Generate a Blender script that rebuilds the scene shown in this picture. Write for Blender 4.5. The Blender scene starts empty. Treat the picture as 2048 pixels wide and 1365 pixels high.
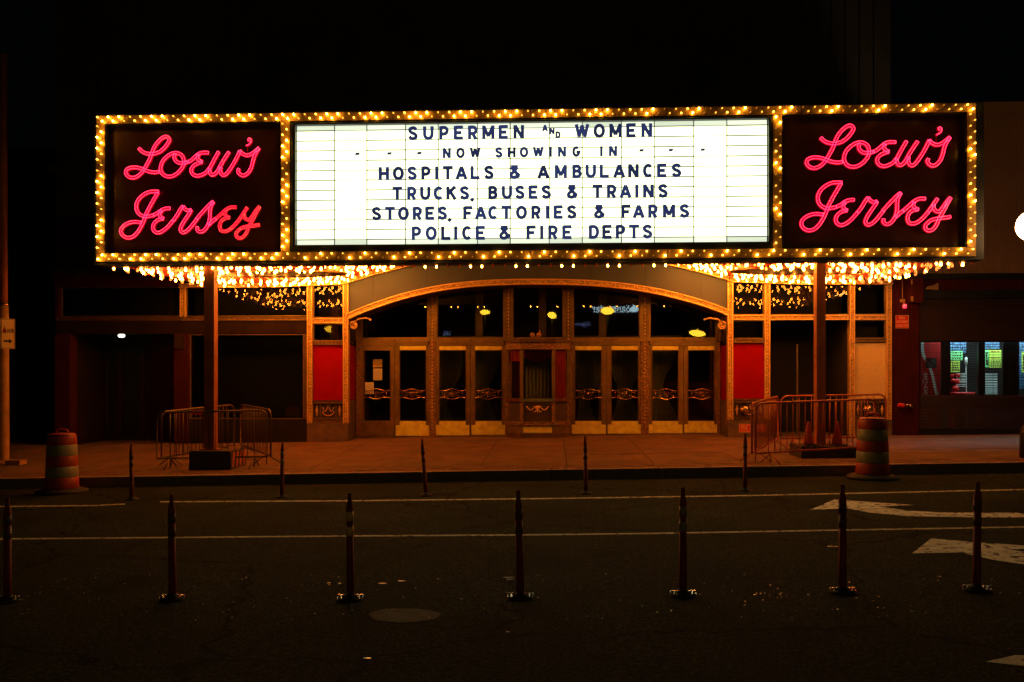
import bpy, math, random
from math import sin, cos, pi, sqrt, atan2, radians
from mathutils import Vector
random.seed(7)
C = bpy.context.scene.collection
SC = bpy.context.scene

# ------------------------------------------------------------------ camera, world, exposure
F = 1700.0; YAW = math.atan(78.0/1700.0); CH = 1.8; HOR = 757.0
SA, CA = sin(YAW), cos(YAW)
cam = bpy.data.cameras.new("camera"); cam.sensor_width = 36.0; cam.lens = 36.0*F/2048.0
cam.shift_y = (HOR-682.5)/2048.0; cam.clip_end = 2000; cam.clip_start = 0.05
co = bpy.data.objects.new("camera", cam); C.objects.link(co)
co.location = (0, 0, CH); co.rotation_euler = (pi/2, 0, YAW); SC.camera = co
w = bpy.data.worlds.new("World"); SC.world = w; w.use_nodes = True
nt = w.node_tree; bg = nt.nodes["Background"]
bg.inputs[0].default_value = (0.55, 0.7, 1.0, 1); bg.inputs[1].default_value = 0.0008
SC.view_settings.view_transform = 'Standard'; SC.view_settings.look = 'None'
SC.view_settings.exposure = 0.0; SC.view_settings.gamma = 1.0
try:
    SC.cycles.use_light_tree = True; SC.cycles.use_denoising = True
    SC.cycles.max_bounces = 5; SC.cycles.diffuse_bounces = 3; SC.cycles.glossy_bounces = 3
    SC.cycles.transparent_max_bounces = 12; SC.cycles.sample_clamp_indirect = 3.0
    SC.cycles.caustics_reflective = False; SC.cycles.caustics_refractive = False
except Exception: pass

# ------------------------------------------------------------------ picture <-> place
def KX(px): 
    t = (px-1024.0)/F
    return t*CA-SA, CA+t*SA
def XZ(px, py, Y):            # point of the plane Y seen at pixel
    k, m = KX(px); d = Y/m
    return d*k, CH-(py-HOR)/F*d
def PX(px, Y): return XZ(px, 0, Y)[0]
def PZ(px, py, Y): return XZ(px, py, Y)[1]
SL = 0.021
def zr(X): return SL*max(-40, min(40, X))                       # the street climbs to the right
KY, FY = 15.05, 20.9
def zs(X, Y):
    X = max(-40, min(40, X)); u = (Y-KY)/(FY-KY)
    return (0.178+SL*X)*(1-u)+(0.306+0.0147*X)*u
def G(px, py):                # point of the road
    k, m = KX(px); d = CH/((py-HOR)/F+SL*k); return d*k, d*m
def GS(px, py):               # point of the sidewalk
    k, m = KX(px); d = 16.0
    for _ in range(20): d = (CH-zs(d*k, d*m))*F/(py-HOR)
    return d*k, d*m
def AT(px, d):                # ground position at camera depth d
    k, m = KX(px); return d*k, d*m

# ------------------------------------------------------------------ mesh helpers
class MB:
    def __init__(s): s.v = []; s.f = []; s.mi = []; s.m = 0; s.sm = []; s.smooth = False
    def _f(s, fs):
        for f in fs: s.f.append(f); s.mi.append(s.m); s.sm.append(s.smooth)
    def box(s, x0, x1, y0, y1, z0, z1):
        b = len(s.v)
        s.v += [(x0,y0,z0),(x1,y0,z0),(x1,y1,z0),(x0,y1,z0),(x0,y0,z1),(x1,y0,z1),(x1,y1,z1),(x0,y1,z1)]
        s._f([(b,b+3,b+2,b+1),(b+4,b+5,b+6,b+7),(b,b+1,b+5,b+4),(b+1,b+2,b+6,b+5),(b+2,b+3,b+7,b+6),(b+3,b,b+4,b+7)]); return s
    def hexa(s, lo, hi):      # four bottom points, four top points
        b = len(s.v); s.v += list(lo)+list(hi)
        s._f([(b,b+3,b+2,b+1),(b+4,b+5,b+6,b+7),(b,b+1,b+5,b+4),(b+1,b+2,b+6,b+5),(b+2,b+3,b+7,b+6),(b+3,b,b+4,b+7)]); return s
    def prism(s, poly, y0, y1):   # poly in XZ, counter-clockwise seen from -Y
        n = len(poly); b = len(s.v)
        s.v += [(x,y0,z) for x,z in poly]+[(x,y1,z) for x,z in poly]
        s._f([tuple(b+i for i in range(n)), tuple(b+n+i for i in reversed(range(n)))])
        s._f([(b+i, b+n+i, b+n+(i+1)%n, b+(i+1)%n) for i in range(n)]); return s
    def strip(s, A, B, y0, y1):   # band between two polylines (same length) in XZ, thick y0..y1
        n = len(A); b = len(s.v)
        for (x,z) in A: s.v += [(x,y0,z),(x,y1,z)]
        for (x,z) in B: s.v += [(x,y0,z),(x,y1,z)]
        def a(i,k): return b+2*i+k
        def c(i,k): return b+2*n+2*i+k
        fs = []
        for i in range(n-1):
            fs += [(a(i,0),a(i+1,0),c(i+1,0),c(i,0)), (a(i,1),c(i,1),c(i+1,1),a(i+1,1)),
                   (a(i,0),a(i,1),a(i+1,1),a(i+1,0)), (c(i,0),c(i+1,0),c(i+1,1),c(i,1))]
        fs += [(a(0,0),c(0,0),c(0,1),a(0,1)), (a(n-1,0),a(n-1,1),c(n-1,1),c(n-1,0))]
        s._f(fs); return s
    def ribbon(s, P, wd, y0, y1, closed=False):
        n = len(P); A = []; B = []
        for i in range(n):
            if closed: p, q = P[(i-1)%n], P[(i+1)%n]
            else: p, q = P[max(0,i-1)], P[min(n-1,i+1)]
            c = P[i]
            d1 = Vector((c[0]-p[0], c[1]-p[1])); d2 = Vector((q[0]-c[0], q[1]-c[1]))
            if d1.length < 1e-9: d1 = d2
            if d2.length < 1e-9: d2 = d1
            d1.normalize(); d2.normalize(); t = d1+d2
            if t.length < 1e-6: t = d1
            t.normalize(); nn = Vector((-t[1], t[0])); c2 = max(0.45, abs(nn.dot(Vector((-d1[1], d1[0])))))
            h = wd/2/c2
            A.append((c[0]-nn[0]*h, c[1]-nn[1]*h)); B.append((c[0]+nn[0]*h, c[1]+nn[1]*h))
        if closed: A.append(A[0]); B.append(B[0])
        return s.strip(A, B, y0, y1)
    def tube(s, P, r, n=6, cap=True, closed=False):
        P = [Vector(p) for p in P]; N = len(P); b = len(s.v); R = r if isinstance(r, (list, tuple)) else [r]*N
        up = None
        for i in range(N):
            if closed: t = P[(i+1)%N]-P[(i-1)%N]
            else: t = P[min(N-1,i+1)]-P[max(0,i-1)]
            t.normalize()
            if up is None:
                up = Vector((0,0,1)) if abs(t.z) < 0.9 else Vector((0,1,0))
            u = (up-t*up.dot(t))
            if u.length < 1e-4: u = Vector((1,0,0))-t*t.x
            u.normalize(); up = u; v = t.cross(u)
            for k in range(n):
                a = 2*pi*k/n; q = P[i]+(u*cos(a)+v*sin(a))*R[i]; s.v.append(tuple(q))
        sm = s.smooth; s.smooth = True
        M = N if closed else N-1
        s._f([(b+i*n+k, b+i*n+(k+1)%n, b+((i+1)%N)*n+(k+1)%n, b+((i+1)%N)*n+k) for i in range(M) for k in range(n)])
        s.smooth = sm
        if cap and not closed: s._f([tuple(b+k for k in reversed(range(n))), tuple(b+(N-1)*n+k for k in range(n))])
        return s
    def lathe(s, prof, c=(0,0,0), n=12, axis='z'):
        b = len(s.v); m = len(prof)
        for r, h in prof:
            for k in range(n):
                a = 2*pi*k/n
                p = (r*cos(a), r*sin(a), h)
                if axis == 'y': p = (r*cos(a), h, -r*sin(a))
                s.v.append((c[0]+p[0], c[1]+p[1], c[2]+p[2]))
        sm = s.smooth; s.smooth = True
        s._f([(b+i*n+k, b+i*n+(k+1)%n, b+(i+1)*n+(k+1)%n, b+(i+1)*n+k) for i in range(m-1) for k in range(n)])
        s.smooth = sm
        s._f([tuple(b+k for k in reversed(range(n))), tuple(b+(m-1)*n+k for k in range(n))]); return s
    def text(s, body, cx, cz, y, h, width=None, shear=0, bold=0.0, flip=False, ext=0.004, xf=None):
        V, Fc = textgeo(body, shear, bold)
        if not V: return s
        xs = [p[0] for p in V]; ys = [p[1] for p in V]
        x0, x1, y0, y1 = min(xs), max(xs), min(ys), max(ys)
        k = h/(y1-y0); kx = k if width is None else width/(x1-x0)
        b = len(s.v)
        for p in V:
            X = (p[0]-(x0+x1)/2)*kx; Z = (p[1]-(y0+y1)/2)*k
            if xf: s.v.append(xf(X, Z))
            elif flip: s.v.append((cx-X, y, cz+Z))
            else: s.v.append((cx+X, y, cz+Z))
        s._f([tuple(b+i for i in f) for f in Fc]); return s
    def mesh(s, name, mats, shift=None):
        if shift is None:
            xs = [p[0] for p in s.v]; ys = [p[1] for p in s.v]; zs_ = [p[2] for p in s.v]
            shift = ((min(xs)+max(xs))/2, (min(ys)+max(ys))/2, (min(zs_)+max(zs_))/2)
        me = bpy.data.meshes.new(name)
        me.from_pydata([(p[0]-shift[0], p[1]-shift[1], p[2]-shift[2]) for p in s.v], [], s.f)
        if not isinstance(mats, (list, tuple)): mats = [mats]
        for m in mats: me.materials.append(m)
        me.polygons.foreach_set("material_index", s.mi); me.polygons.foreach_set("use_smooth", s.sm)
        me.update(); return me, shift
    def build(s, name, mats, parent=None, kind=None, label=None):
        me, sh = s.mesh(name, mats)
        o = bpy.data.objects.new(name, me); C.objects.link(o); o.parent = parent
        wl = wloc(parent); o.location = (sh[0]-wl[0], sh[1]-wl[1], sh[2]-wl[2])
        if kind: o["kind"] = kind
        if label: o["label"] = label
        return o
def wloc(o):
    x = y = z = 0.0
    while o is not None: x += o.location[0]; y += o.location[1]; z += o.location[2]; o = o.parent
    return (x, y, z)
_tg = {}
def textgeo(body, shear, bold):
    key = (body, shear, bold)
    if key not in _tg:
        cu = bpy.data.curves.new("t", 'FONT'); cu.body = body; cu.shear = shear; cu.offset = bold; cu.resolution_u = 3
        o = bpy.data.objects.new("t", cu); C.objects.link(o)
        me = bpy.data.meshes.new_from_object(o)
        _tg[key] = ([tuple(v.co) for v in me.vertices], [tuple(p.vertices) for p in me.polygons])
        bpy.data.objects.remove(o); bpy.data.curves.remove(cu); bpy.data.meshes.remove(me)
    return _tg[key]
def thing(name, label, cat, loc=(0,0,0), group=None, rz=0):
    o = bpy.data.objects.new(name, None); C.objects.link(o); o.location = loc; o.rotation_euler = (0,0,rz)
    o["label"] = label; o["category"] = cat
    if group: o["group"] = group
    return o
def tag(o, label, cat, group=None):
    o["label"] = label; o["category"] = cat
    if group: o["group"] = group
    return o
def struct(name, mb, m): return mb.build(name, m, kind="structure")
def put(me, name, loc, parent, label=None):
    o = bpy.data.objects.new(name, me); C.objects.link(o); o.parent = parent
    wl = wloc(parent); o.location = (loc[0]-wl[0], loc[1]-wl[1], loc[2]-wl[2])
    if label: o["label"] = label
    return o
def cat_rom(P, n=6, closed=False):
    out = []; N = len(P)
    rng = range(N) if closed else range(N-1)
    for i in rng:
        if closed: p0, p1, p2, p3 = P[(i-1)%N], P[i], P[(i+1)%N], P[(i+2)%N]
        else: p0, p1, p2, p3 = P[max(0,i-1)], P[i], P[i+1], P[min(N-1,i+2)]
        for k in range(n):
            t = k/n
            out.append(tuple(0.5*((2*b)+(-a+c)*t+(2*a-5*b+4*c-d)*t*t+(-a+3*b-3*c+d)*t**3) for a,b,c,d in zip(p0,p1,p2,p3)))
    if not closed: out.append(tuple(P[-1]))
    return out

# ------------------------------------------------------------------ materials
def nodes(name):
    m = bpy.data.materials.new(name); m.use_nodes = True; t = m.node_tree
    return m, t, t.nodes["Principled BSDF"]
def mat(name, col, rough=0.6, metal=0.0, var=0.25, scale=3.0, bump=0.0, bscale=40.0, spec=0.5, speck=None):
    m, t, b = nodes(name)
    b.inputs["Roughness"].default_value = rough; b.inputs["Metallic"].default_value = metal
    b.inputs["Specular IOR Level"].default_value = spec
    tc = t.nodes.new("ShaderNodeTexCoord"); geo = t.nodes.new("ShaderNodeNewGeometry")
    n = t.nodes.new("ShaderNodeTexNoise"); n.inputs["Scale"].default_value = scale; n.inputs["Detail"].default_value = 8; n.inputs["Roughness"].default_value = 0.65
    t.links.new(geo.outputs["Position"], n.inputs["Vector"])
    r = t.nodes.new("ShaderNodeValToRGB"); r.color_ramp.elements[0].position = 0.3; r.color_ramp.elements[1].position = 0.7
    r.color_ramp.elements[0].color = tuple(c*(1-var) for c in col)+(1,); r.color_ramp.elements[1].color = tuple(min(1,c*(1+var)) for c in col)+(1,)
    t.links.new(n.outputs["Fac"], r.inputs[0]); out = r.outputs[0]
    if speck:
        n3 = t.nodes.new("ShaderNodeTexNoise"); n3.inputs["Scale"].default_value = speck[0]; n3.inputs["Detail"].default_value = 3
        t.links.new(geo.outputs["Position"], n3.inputs["Vector"])
        r3 = t.nodes.new("ShaderNodeValToRGB"); r3.color_ramp.elements[0].position = speck[1]; r3.color_ramp.elements[1].position = min(1, speck[1]+0.06)
        t.links.new(n3.outputs["Fac"], r3.inputs[0])
        mx = t.nodes.new("ShaderNodeMix"); mx.data_type = 'RGBA'
        t.links.new(r3.outputs[0], mx.inputs[0]); t.links.new(out, mx.inputs[6]); mx.inputs[7].default_value = tuple(speck[2])+(1,)
        out = mx.outputs[2]
    t.links.new(out, b.inputs["Base Color"])
    rr = t.nodes.new("ShaderNodeMapRange"); rr.inputs[3].default_value = max(0.02, rough-0.1); rr.inputs[4].default_value = min(1, rough+0.15)
    t.links.new(n.outputs["Fac"], rr.inputs[0]); t.links.new(rr.outputs[0], b.inputs["Roughness"])
    if bump:
        n2 = t.nodes.new("ShaderNodeTexNoise"); n2.inputs["Scale"].default_value = bscale; n2.inputs["Detail"].default_value = 6
        t.links.new(geo.outputs["Position"], n2.inputs["Vector"])
        bp = t.nodes.new("ShaderNodeBump"); bp.inputs["Strength"].default_value = bump; bp.inputs["Distance"].default_value = 0.02
        t.links.new(n2.outputs["Fac"], bp.inputs["Height"]); t.links.new(bp.outputs[0], b.inputs["Normal"])
    return m
def emit(name, col, s, base=(0.5,0.5,0.5), vary=0.0):
    m, t, b = nodes(name); b.inputs["Base Color"].default_value = tuple(base)+(1,); b.inputs["Roughness"].default_value = 0.3
    b.inputs["Emission Color"].default_value = tuple(col)+(1,); b.inputs["Emission Strength"].default_value = s
    if vary:
        oi = t.nodes.new("ShaderNodeObjectInfo"); mr = t.nodes.new("ShaderNodeMapRange")
        mr.inputs[3].default_value = s*(1-vary); mr.inputs[4].default_value = s*(1+vary)
        t.links.new(oi.outputs["Random"], mr.inputs[0]); t.links.new(mr.outputs[0], b.inputs["Emission Strength"])
    return m
def glass(name, tint=(0.55,0.6,0.55), refl=0.1, wav=0.0, gcol=(1,1,1)):
    m = bpy.data.materials.new(name); m.use_nodes = True; t = m.node_tree; t.nodes.clear()
    o = t.nodes.new("ShaderNodeOutputMaterial"); mx = t.nodes.new("ShaderNodeMixShader")
    tr = t.nodes.new("ShaderNodeBsdfTransparent"); tr.inputs[0].default_value = tuple(tint)+(1,)
    g = t.nodes.new("ShaderNodeBsdfGlossy"); g.inputs["Roughness"].default_value = 0.015; g.inputs["Color"].default_value = tuple(gcol)+(1,)
    fr = t.nodes.new("ShaderNodeFresnel"); fr.inputs[0].default_value = 1.5
    ad = t.nodes.new("ShaderNodeMath"); ad.operation = 'ADD'; ad.inputs[1].default_value = refl-0.04
    t.links.new(fr.outputs[0], ad.inputs[0]); t.links.new(ad.outputs[0], mx.inputs[0])
    if wav:
        geo = t.nodes.new("ShaderNodeNewGeometry")
        n = t.nodes.new("ShaderNodeTexNoise"); n.inputs["Scale"].default_value = 1.6; n.inputs["Detail"].default_value = 1
        t.links.new(geo.outputs["Position"], n.inputs["Vector"])
        bp = t.nodes.new("ShaderNodeBump"); bp.inputs["Strength"].default_value = 1.0; bp.inputs["Distance"].default_value = wav
        t.links.new(n.outputs["Fac"], bp.inputs["Height"]); t.links.new(bp.outputs[0], g.inputs["Normal"])
    t.links.new(tr.outputs[0], mx.inputs[1]); t.links.new(g.outputs[0], mx.inputs[2]); t.links.new(mx.outputs[0], o.inputs[0])
    return m
def ornament(name, col, metal=0.3, rough=0.4, sc=26.0):
    m, t, b = nodes(name); b.inputs["Metallic"].default_value = metal; b.inputs["Roughness"].default_value = rough
    geo = t.nodes.new("ShaderNodeNewGeometry"); v = t.nodes.new("ShaderNodeTexVoronoi"); v.inputs["Scale"].default_value = sc
    t.links.new(geo.outputs["Position"], v.inputs["Vector"])
    r = t.nodes.new("ShaderNodeValToRGB"); r.color_ramp.elements[0].position = 0.1; r.color_ramp.elements[1].position = 0.6
    r.color_ramp.elements[0].color = tuple(min(1,c*1.25) for c in col)+(1,); r.color_ramp.elements[1].color = tuple(c*0.5 for c in col)+(1,)
    t.links.new(v.outputs["Distance"], r.inputs[0]); t.links.new(r.outputs[0], b.inputs["Base Color"])
    bp = t.nodes.new("ShaderNodeBump"); bp.inputs["Strength"].default_value = 0.9; bp.inputs["Distance"].default_value = 0.02; bp.invert = True
    t.links.new(v.outputs["Distance"], bp.inputs["Height"]); t.links.new(bp.outputs[0], b.inputs["Normal"])
    return m

def asphalt_mat():
    m, t, b = nodes("asphalt"); N = t.nodes.new; L = t.links.new
    b.inputs["Roughness"].default_value = 0.95; b.inputs["Specular IOR Level"].default_value = 0.06
    geo = N("ShaderNodeNewGeometry")
    def noise(sc, det=4, rough=0.6):
        n = N("ShaderNodeTexNoise"); n.inputs["Scale"].default_value = sc; n.inputs["Detail"].default_value = det; n.inputs["Roughness"].default_value = rough
        L(geo.outputs["Position"], n.inputs["Vector"]); return n
    def ramp(src, p0, p1, c0, c1):
        r = N("ShaderNodeValToRGB"); r.color_ramp.elements[0].position = p0; r.color_ramp.elements[1].position = p1
        r.color_ramp.elements[0].color = c0+(1,); r.color_ramp.elements[1].color = c1+(1,); L(src, r.inputs[0]); return r.outputs[0]
    def mix(f, a, c, mode='MIX'):
        x = N("ShaderNodeMix"); x.data_type = 'RGBA'; x.blend_type = mode
        if isinstance(f, float): x.inputs[0].default_value = f
        else: L(f, x.inputs[0])
        L(a, x.inputs[6])
        if isinstance(c, tuple): x.inputs[7].default_value = c+(1,)
        else: L(c, x.inputs[7])
        return x.outputs[2]
    base = ramp(noise(0.5, 8, 0.7).outputs["Fac"], 0.35, 0.7, (0.009,0.013,0.006), (0.021,0.030,0.013))  # greenish spill of the letter board is tinted into the base colour
    grit = ramp(noise(38, 3).outputs["Fac"], 0.42, 0.72, (0.4,0.4,0.4), (3.2,3.2,3.0)); 
    c = mix(1.0, base, grit, 'MULTIPLY')
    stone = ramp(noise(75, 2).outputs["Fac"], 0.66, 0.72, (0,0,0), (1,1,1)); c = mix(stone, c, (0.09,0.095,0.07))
    v = N("ShaderNodeTexVoronoi"); v.feature = 'DISTANCE_TO_EDGE'; v.inputs["Scale"].default_value = 0.28
    w_ = N("ShaderNodeVectorMath"); w_.operation = 'ADD'; L(geo.outputs["Position"], w_.inputs[0])
    s3 = N("ShaderNodeVectorMath"); s3.operation = 'SCALE'; s3.inputs[3].default_value = 0.5; L(noise(3.0, 5).outputs["Color"], s3.inputs[0]); L(s3.outputs[0], w_.inputs[1]); L(w_.outputs[0], v.inputs["Vector"])
    crack = ramp(v.outputs["Distance"], 0.003, 0.007, (1,1,1), (0,0,0)); c = mix(crack, c, (0.002,0.002,0.002))
    oil = ramp(noise(1.1, 4, 0.5).outputs["Fac"], 0.62, 0.72, (0,0,0), (0.7,0.7,0.7)); c = mix(oil, c, (0.004,0.004,0.003))
    L(c, b.inputs["Base Color"])
    bp = N("ShaderNodeBump"); bp.inputs["Strength"].default_value = 0.7; bp.inputs["Distance"].default_value = 0.015
    L(noise(60, 5).outputs["Fac"], bp.inputs["Height"]); L(bp.outputs[0], b.inputs["Normal"])
    return m
BULBC = (1.0, 0.43, 0.035)
M = dict(
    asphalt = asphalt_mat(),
    patch = mat("patched_asphalt", (0.085,0.09,0.07), 0.95, var=0.3, scale=8, bump=0.5, bscale=90, spec=0.2, speck=(60,0.66,(0.5,0.5,0.45))),
    paint = mat("road_paint", (0.62,0.64,0.5), 0.9, var=0.3, scale=6, bump=0.3, bscale=100, speck=(11,0.56,(0.05,0.05,0.04))),
    linepaint = mat("worn_line_paint", (0.42,0.44,0.3), 0.9, var=0.4, scale=5, speck=(16,0.55,(0.06,0.06,0.05))),
    concrete = mat("sidewalk_concrete", (0.125,0.078,0.048), 0.85, var=0.45, scale=1.6, bump=0.4, bscale=60, speck=(7,0.68,(0.2,0.17,0.13))),
    kerb = mat("kerb_stone", (0.2,0.16,0.13), 0.7, var=0.25, scale=5, bump=0.4, bscale=50),
    paver = mat("brick_paver", (0.14,0.07,0.05), 0.8, var=0.4, scale=9, bump=0.4),
    blackpaint = mat("black_paint", (0.012,0.012,0.013), 0.35, var=0.4, scale=6),
    casing = mat("marquee_casing", (0.018,0.02,0.024), 0.4, var=0.4, scale=3),
    band = mat("gilded_band", (0.36,0.21,0.06), 0.42, metal=0.35, var=0.3, scale=4, bump=0.15, bscale=8),
    signback = mat("sign_panel", (0.05,0.010,0.006), 0.34, var=0.3, scale=2),  # red halo of the neon is put into the panel colour
    channel = mat("letter_channel", (0.42,0.006,0.012), 0.5, var=0.1),
    neon = emit("neon_tube", (1.0,0.014,0.075), 4.6),
    neonred = emit("red_neon_tube", (1.0,0.004,0.03), 1.7),
    letter = None,
    rail = mat("rail", (0.10,0.11,0.10), 0.5),
    soffit = mat("soffit_paint", (0.55,0.04,0.022), 0.45, var=0.25, scale=3),
    soffitdark = mat("soffit_oval", (0.09,0.028,0.018), 0.5, var=0.3),
    socket = mat("lamp_socket", (0.35,0.1,0.05), 0.4),
    redbulb = mat("unlit_bulb", (0.6,0.04,0.02), 0.2, var=0.1),
    steel = mat("steel_post_paint", (0.4,0.13,0.06), 0.5, var=0.3, scale=3, bump=0.2, bscale=30),
    bronze = mat("bronze_frame", (0.21,0.135,0.04), 0.42, metal=0.55, var=0.3, scale=4, bump=0.12, bscale=25),
    bronzedk = mat("dark_bronze", (0.11,0.06,0.026), 0.5, metal=0.4, var=0.3, scale=4),
    brass = mat("brass_plate", (0.92,0.68,0.10), 0.42, metal=0.1, var=0.28, scale=7, bump=0.2, bscale=22),
    brassrod = mat("polished_brass", (0.8,0.5,0.2), 0.22, metal=1.0, var=0.15),
    gilt = ornament("gilt_moulding", (0.8,0.47,0.17)),
    giltdk = ornament("tarnished_moulding", (0.3,0.16,0.06)),
    giltline = mat("gilt_fillet", (0.85,0.5,0.2), 0.4, metal=0.4, var=0.2),
    relief = mat("relief_field", (0.05,0.03,0.02), 0.5),
    spandrel = mat("spandrel_board", (0.052,0.07,0.12), 0.6, var=0.12, scale=1.5),
    red = mat("red_poster_board", (0.30,0.001,0.002), 0.8, var=0.04, scale=1, spec=0.08),
    foil = mat("scuffed_reflector", (0.85,0.8,0.68), 0.16, metal=1.0, var=0.45, scale=60),
    beige = mat("blank_board", (0.75,0.52,0.26), 0.6, var=0.08, scale=12),
    stone = mat("stone_base", (0.13,0.09,0.065), 0.6, var=0.4, scale=5, bump=0.3, bscale=25),
    wall = mat("terracotta_wall", (0.09,0.095,0.105), 0.9, spec=0.1, var=0.3, scale=0.8, bump=0.2, bscale=12),
    dark = mat("dark_interior", (0.008,0.007,0.006), 0.8),
    beam = mat("beam_stone", (0.022,0.013,0.007), 0.9, var=0.3, scale=3, bump=0.2, spec=0.05),
    darkred = mat("dark_red_paint", (0.05,0.008,0.005), 0.85, var=0.3, spec=0.1),
    brown = mat("brown_stone", (0.03,0.017,0.01), 0.85, spec=0.1, var=0.3, scale=3, bump=0.2),
    siding = mat("ribbed_siding", (0.28,0.15,0.085), 0.5, var=0.12, scale=1.2),
    shutter = mat("roller_shutter", (0.022,0.009,0.008), 0.55, var=0.3),
    curtain = mat("curtain_cloth", (0.13,0.13,0.05), 0.9, var=0.3),
    curtainr = mat("red_valance", (0.24,0.008,0.010), 0.85, var=0.3),
    glass = glass("window_glass", (0.85,0.9,0.85), 0.055),
    glassw = glass("old_glass", (0.5,0.55,0.5), 0.035, wav=0.0015, gcol=(0.75,0.7,0.6)),
    galv = mat("galvanised_steel", (0.12,0.09,0.06), 0.42, metal=0.7, var=0.25, scale=9),
    rust = mat("rusty_steel", (0.40,0.10,0.04), 0.42, metal=0.35, var=0.3, scale=9),
    orange = mat("orange_plastic", (0.42,0.045,0.012), 0.45, var=0.25, scale=6),
    maroon = mat("worn_red_plastic", (0.19,0.02,0.014), 0.6, var=0.45, scale=8),
    white = mat("reflective_white", (0.30,0.28,0.17), 0.4, var=0.2, scale=10),
    amberband = mat("reflective_amber_band", (0.95,0.62,0.2), 0.5, metal=0.0, var=0.25, scale=30),
    rubber = mat("black_rubber", (0.012,0.011,0.01), 0.75),
    block = mat("ballast_block", (0.05,0.04,0.035), 0.8, var=0.4, scale=5, bump=0.3),
    yellowp = mat("hazard_orange", (0.62,0.16,0.05), 0.6, var=0.3, scale=8),
    polepaint = mat("cream_pole_paint", (0.38,0.19,0.07), 0.55, var=0.3, scale=5, bump=0.2, bscale=30),
    signplate = mat("sign_plate", (0.7,0.5,0.28), 0.5, var=0.1),
    ink = mat("black_ink", (0.02,0.012,0.015), 0.6),
    inkred = mat("red_ink", (0.22,0.02,0.02), 0.6),
    paper = mat("white_paper", (0.7,0.62,0.55), 0.8, var=0.05),
    ypaper = mat("yellow_paper", (0.75,0.5,0.10), 0.8, var=0.08),
    signred = mat("red_enamel", (0.6,0.012,0.01), 0.45, var=0.1),
    cream = mat("cream_lettering", (0.8,0.55,0.32), 0.6, var=0.1),
    vend = mat("vending_red", (0.45,0.012,0.01), 0.4, var=0.1),
    greensign = mat("green_card", (0.2,0.75,0.28), 0.6, var=0.15, scale=10),
    limesign = mat("lime_card", (0.40,0.62,0.08), 0.6, var=0.15, scale=10),
    tile = mat("pale_tile", (0.6,0.75,0.74), 0.4, var=0.1),
    bluegoods = mat("blue_goods", (0.06,0.16,0.3), 0.5, var=0.9, scale=14),
    chrome = mat("chrome", (0.7,0.7,0.7), 0.15, metal=1.0, var=0.1),
)
LV = [emit("bulb_off", BULBC, 0.35, (0.4,0.2,0.08)), emit("bulb_dim", BULBC, 2.6, (0.5,0.3,0.15)), emit("bulb_half", BULBC, 10.0), emit("bulb_bright", BULBC, 62.0)]
SOFB = emit("soffit_bulb_glow", (1.0,0.31,0.03), 76.0)
SOFD = emit("soffit_bulb_dim", (1.0,0.20,0.03), 1.9)
BOARD = emit("backlit_milk_glass", (0.95,1.0,0.56), 2.5, (0.7,0.7,0.65), vary=0.10)
BOARD2 = emit("backlit_milk_glass_edge", (0.90,1.0,0.74), 1.05, (0.7,0.7,0.65), vary=0.22)
M['letter'] = emit("letter_plastic_glow", (0.028,0.045,0.17), 0.62, (0.02,0.02,0.03), vary=0.35)  # board's glow on the letters is put in as faint blue emission

# ------------------------------------------------------------------ ground
xsg = [-600,-200,-80,-40,-20,-10,0,10,20,40,80,200,600]; ysg = [-600,-200,-60,-20,0,5,8,11,14,KY+0.02]
r_ = MB()
for y in ysg:
    for x in xsg: r_.v.append((x, y, zr(x)))
n = len(xsg)
r_._f([(j*n+i, j*n+i+1, (j+1)*n+i+1, (j+1)*n+i) for j in range(len(ysg)-1) for i in range(n-1)])
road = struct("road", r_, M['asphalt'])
def sheet(P, dz, name, m, parent=None):
    mb = MB(); mb.v = [(x, y, zr(x)+dz) for x, y in P]; mb._f([tuple(range(len(P)))])
    return mb.build(name, m, parent)
def line_strip(pts, wpx, name, dz=0.004):
    mb = MB(); b = []
    for i, (px, py) in enumerate(pts):
        for s in (1, -1):
            x, y = G(px, py+s*wpx/2); mb.v.append((x, y, zr(x)+dz))
    mb._f([(2*i, 2*i+2, 2*i+3, 2*i+1) for i in range(len(pts)-1)])
    o = mb.build(name, M['linepaint'], road); return o
line_strip([(-700,1028),(0,1014),(190,1012),(250,1009)], 2.2, "painted_line")
line_strip([(320,1004.5),(700,1002.5),(1100,998),(1500,992),(2048,980),(2700,965)], 2.3, "painted_line")
line_strip([(-700,1088),(0,1079),(700,1073),(1040,1071),(1300,1068),(1700,1061),(2048,1055),(2700,1043)], 2.7, "painted_line")
A1 = [(1619.6,1021),(1669,1000),(1764,1006.5),(1826,1011),(1758,1014),(1811,1022),(1884,1026),(2034,1026.6),(2075,1034),(2034,1036),(1946,1035.7),(1811,1033),(1738,1026),(1694,1017.4)]
A2 = [(1824,1108),(1862.5,1078),(1957,1086),(2120,1097),(2016,1100),(2100,1112),(2230,1120),(2330,1120),(2350,1132),(2200,1136),(2048,1130),(1987,1121),(1921,1106)]
A3 = [(1972,1325),(2030,1312),(2200,1316),(2300,1330),(2200,1345),(2060,1335)]
for A in (A1, A2, A3):
    P = [G(*p) for p in A]; mb = MB(); mb.v = [(x, y, zr(x)+0.004) for x, y in P]; mb._f([tuple(reversed(range(len(P))))])
    o = mb.build("painted_arrow", M['paint'], road)
P = []
for i in range(40):
    a = 2*pi*i/40; k = 1+0.03*sin(3*a+1)+0.025*sin(7*a); P.append(G(808+71*k*cos(a), 1232-14*k*sin(a)))
mb = MB(); mb.v = [(x, y, zr(x)+0.004) for x, y in P]; mb._f([tuple(range(40))]); mb.build("asphalt_patch", M['patch'], road)
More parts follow.
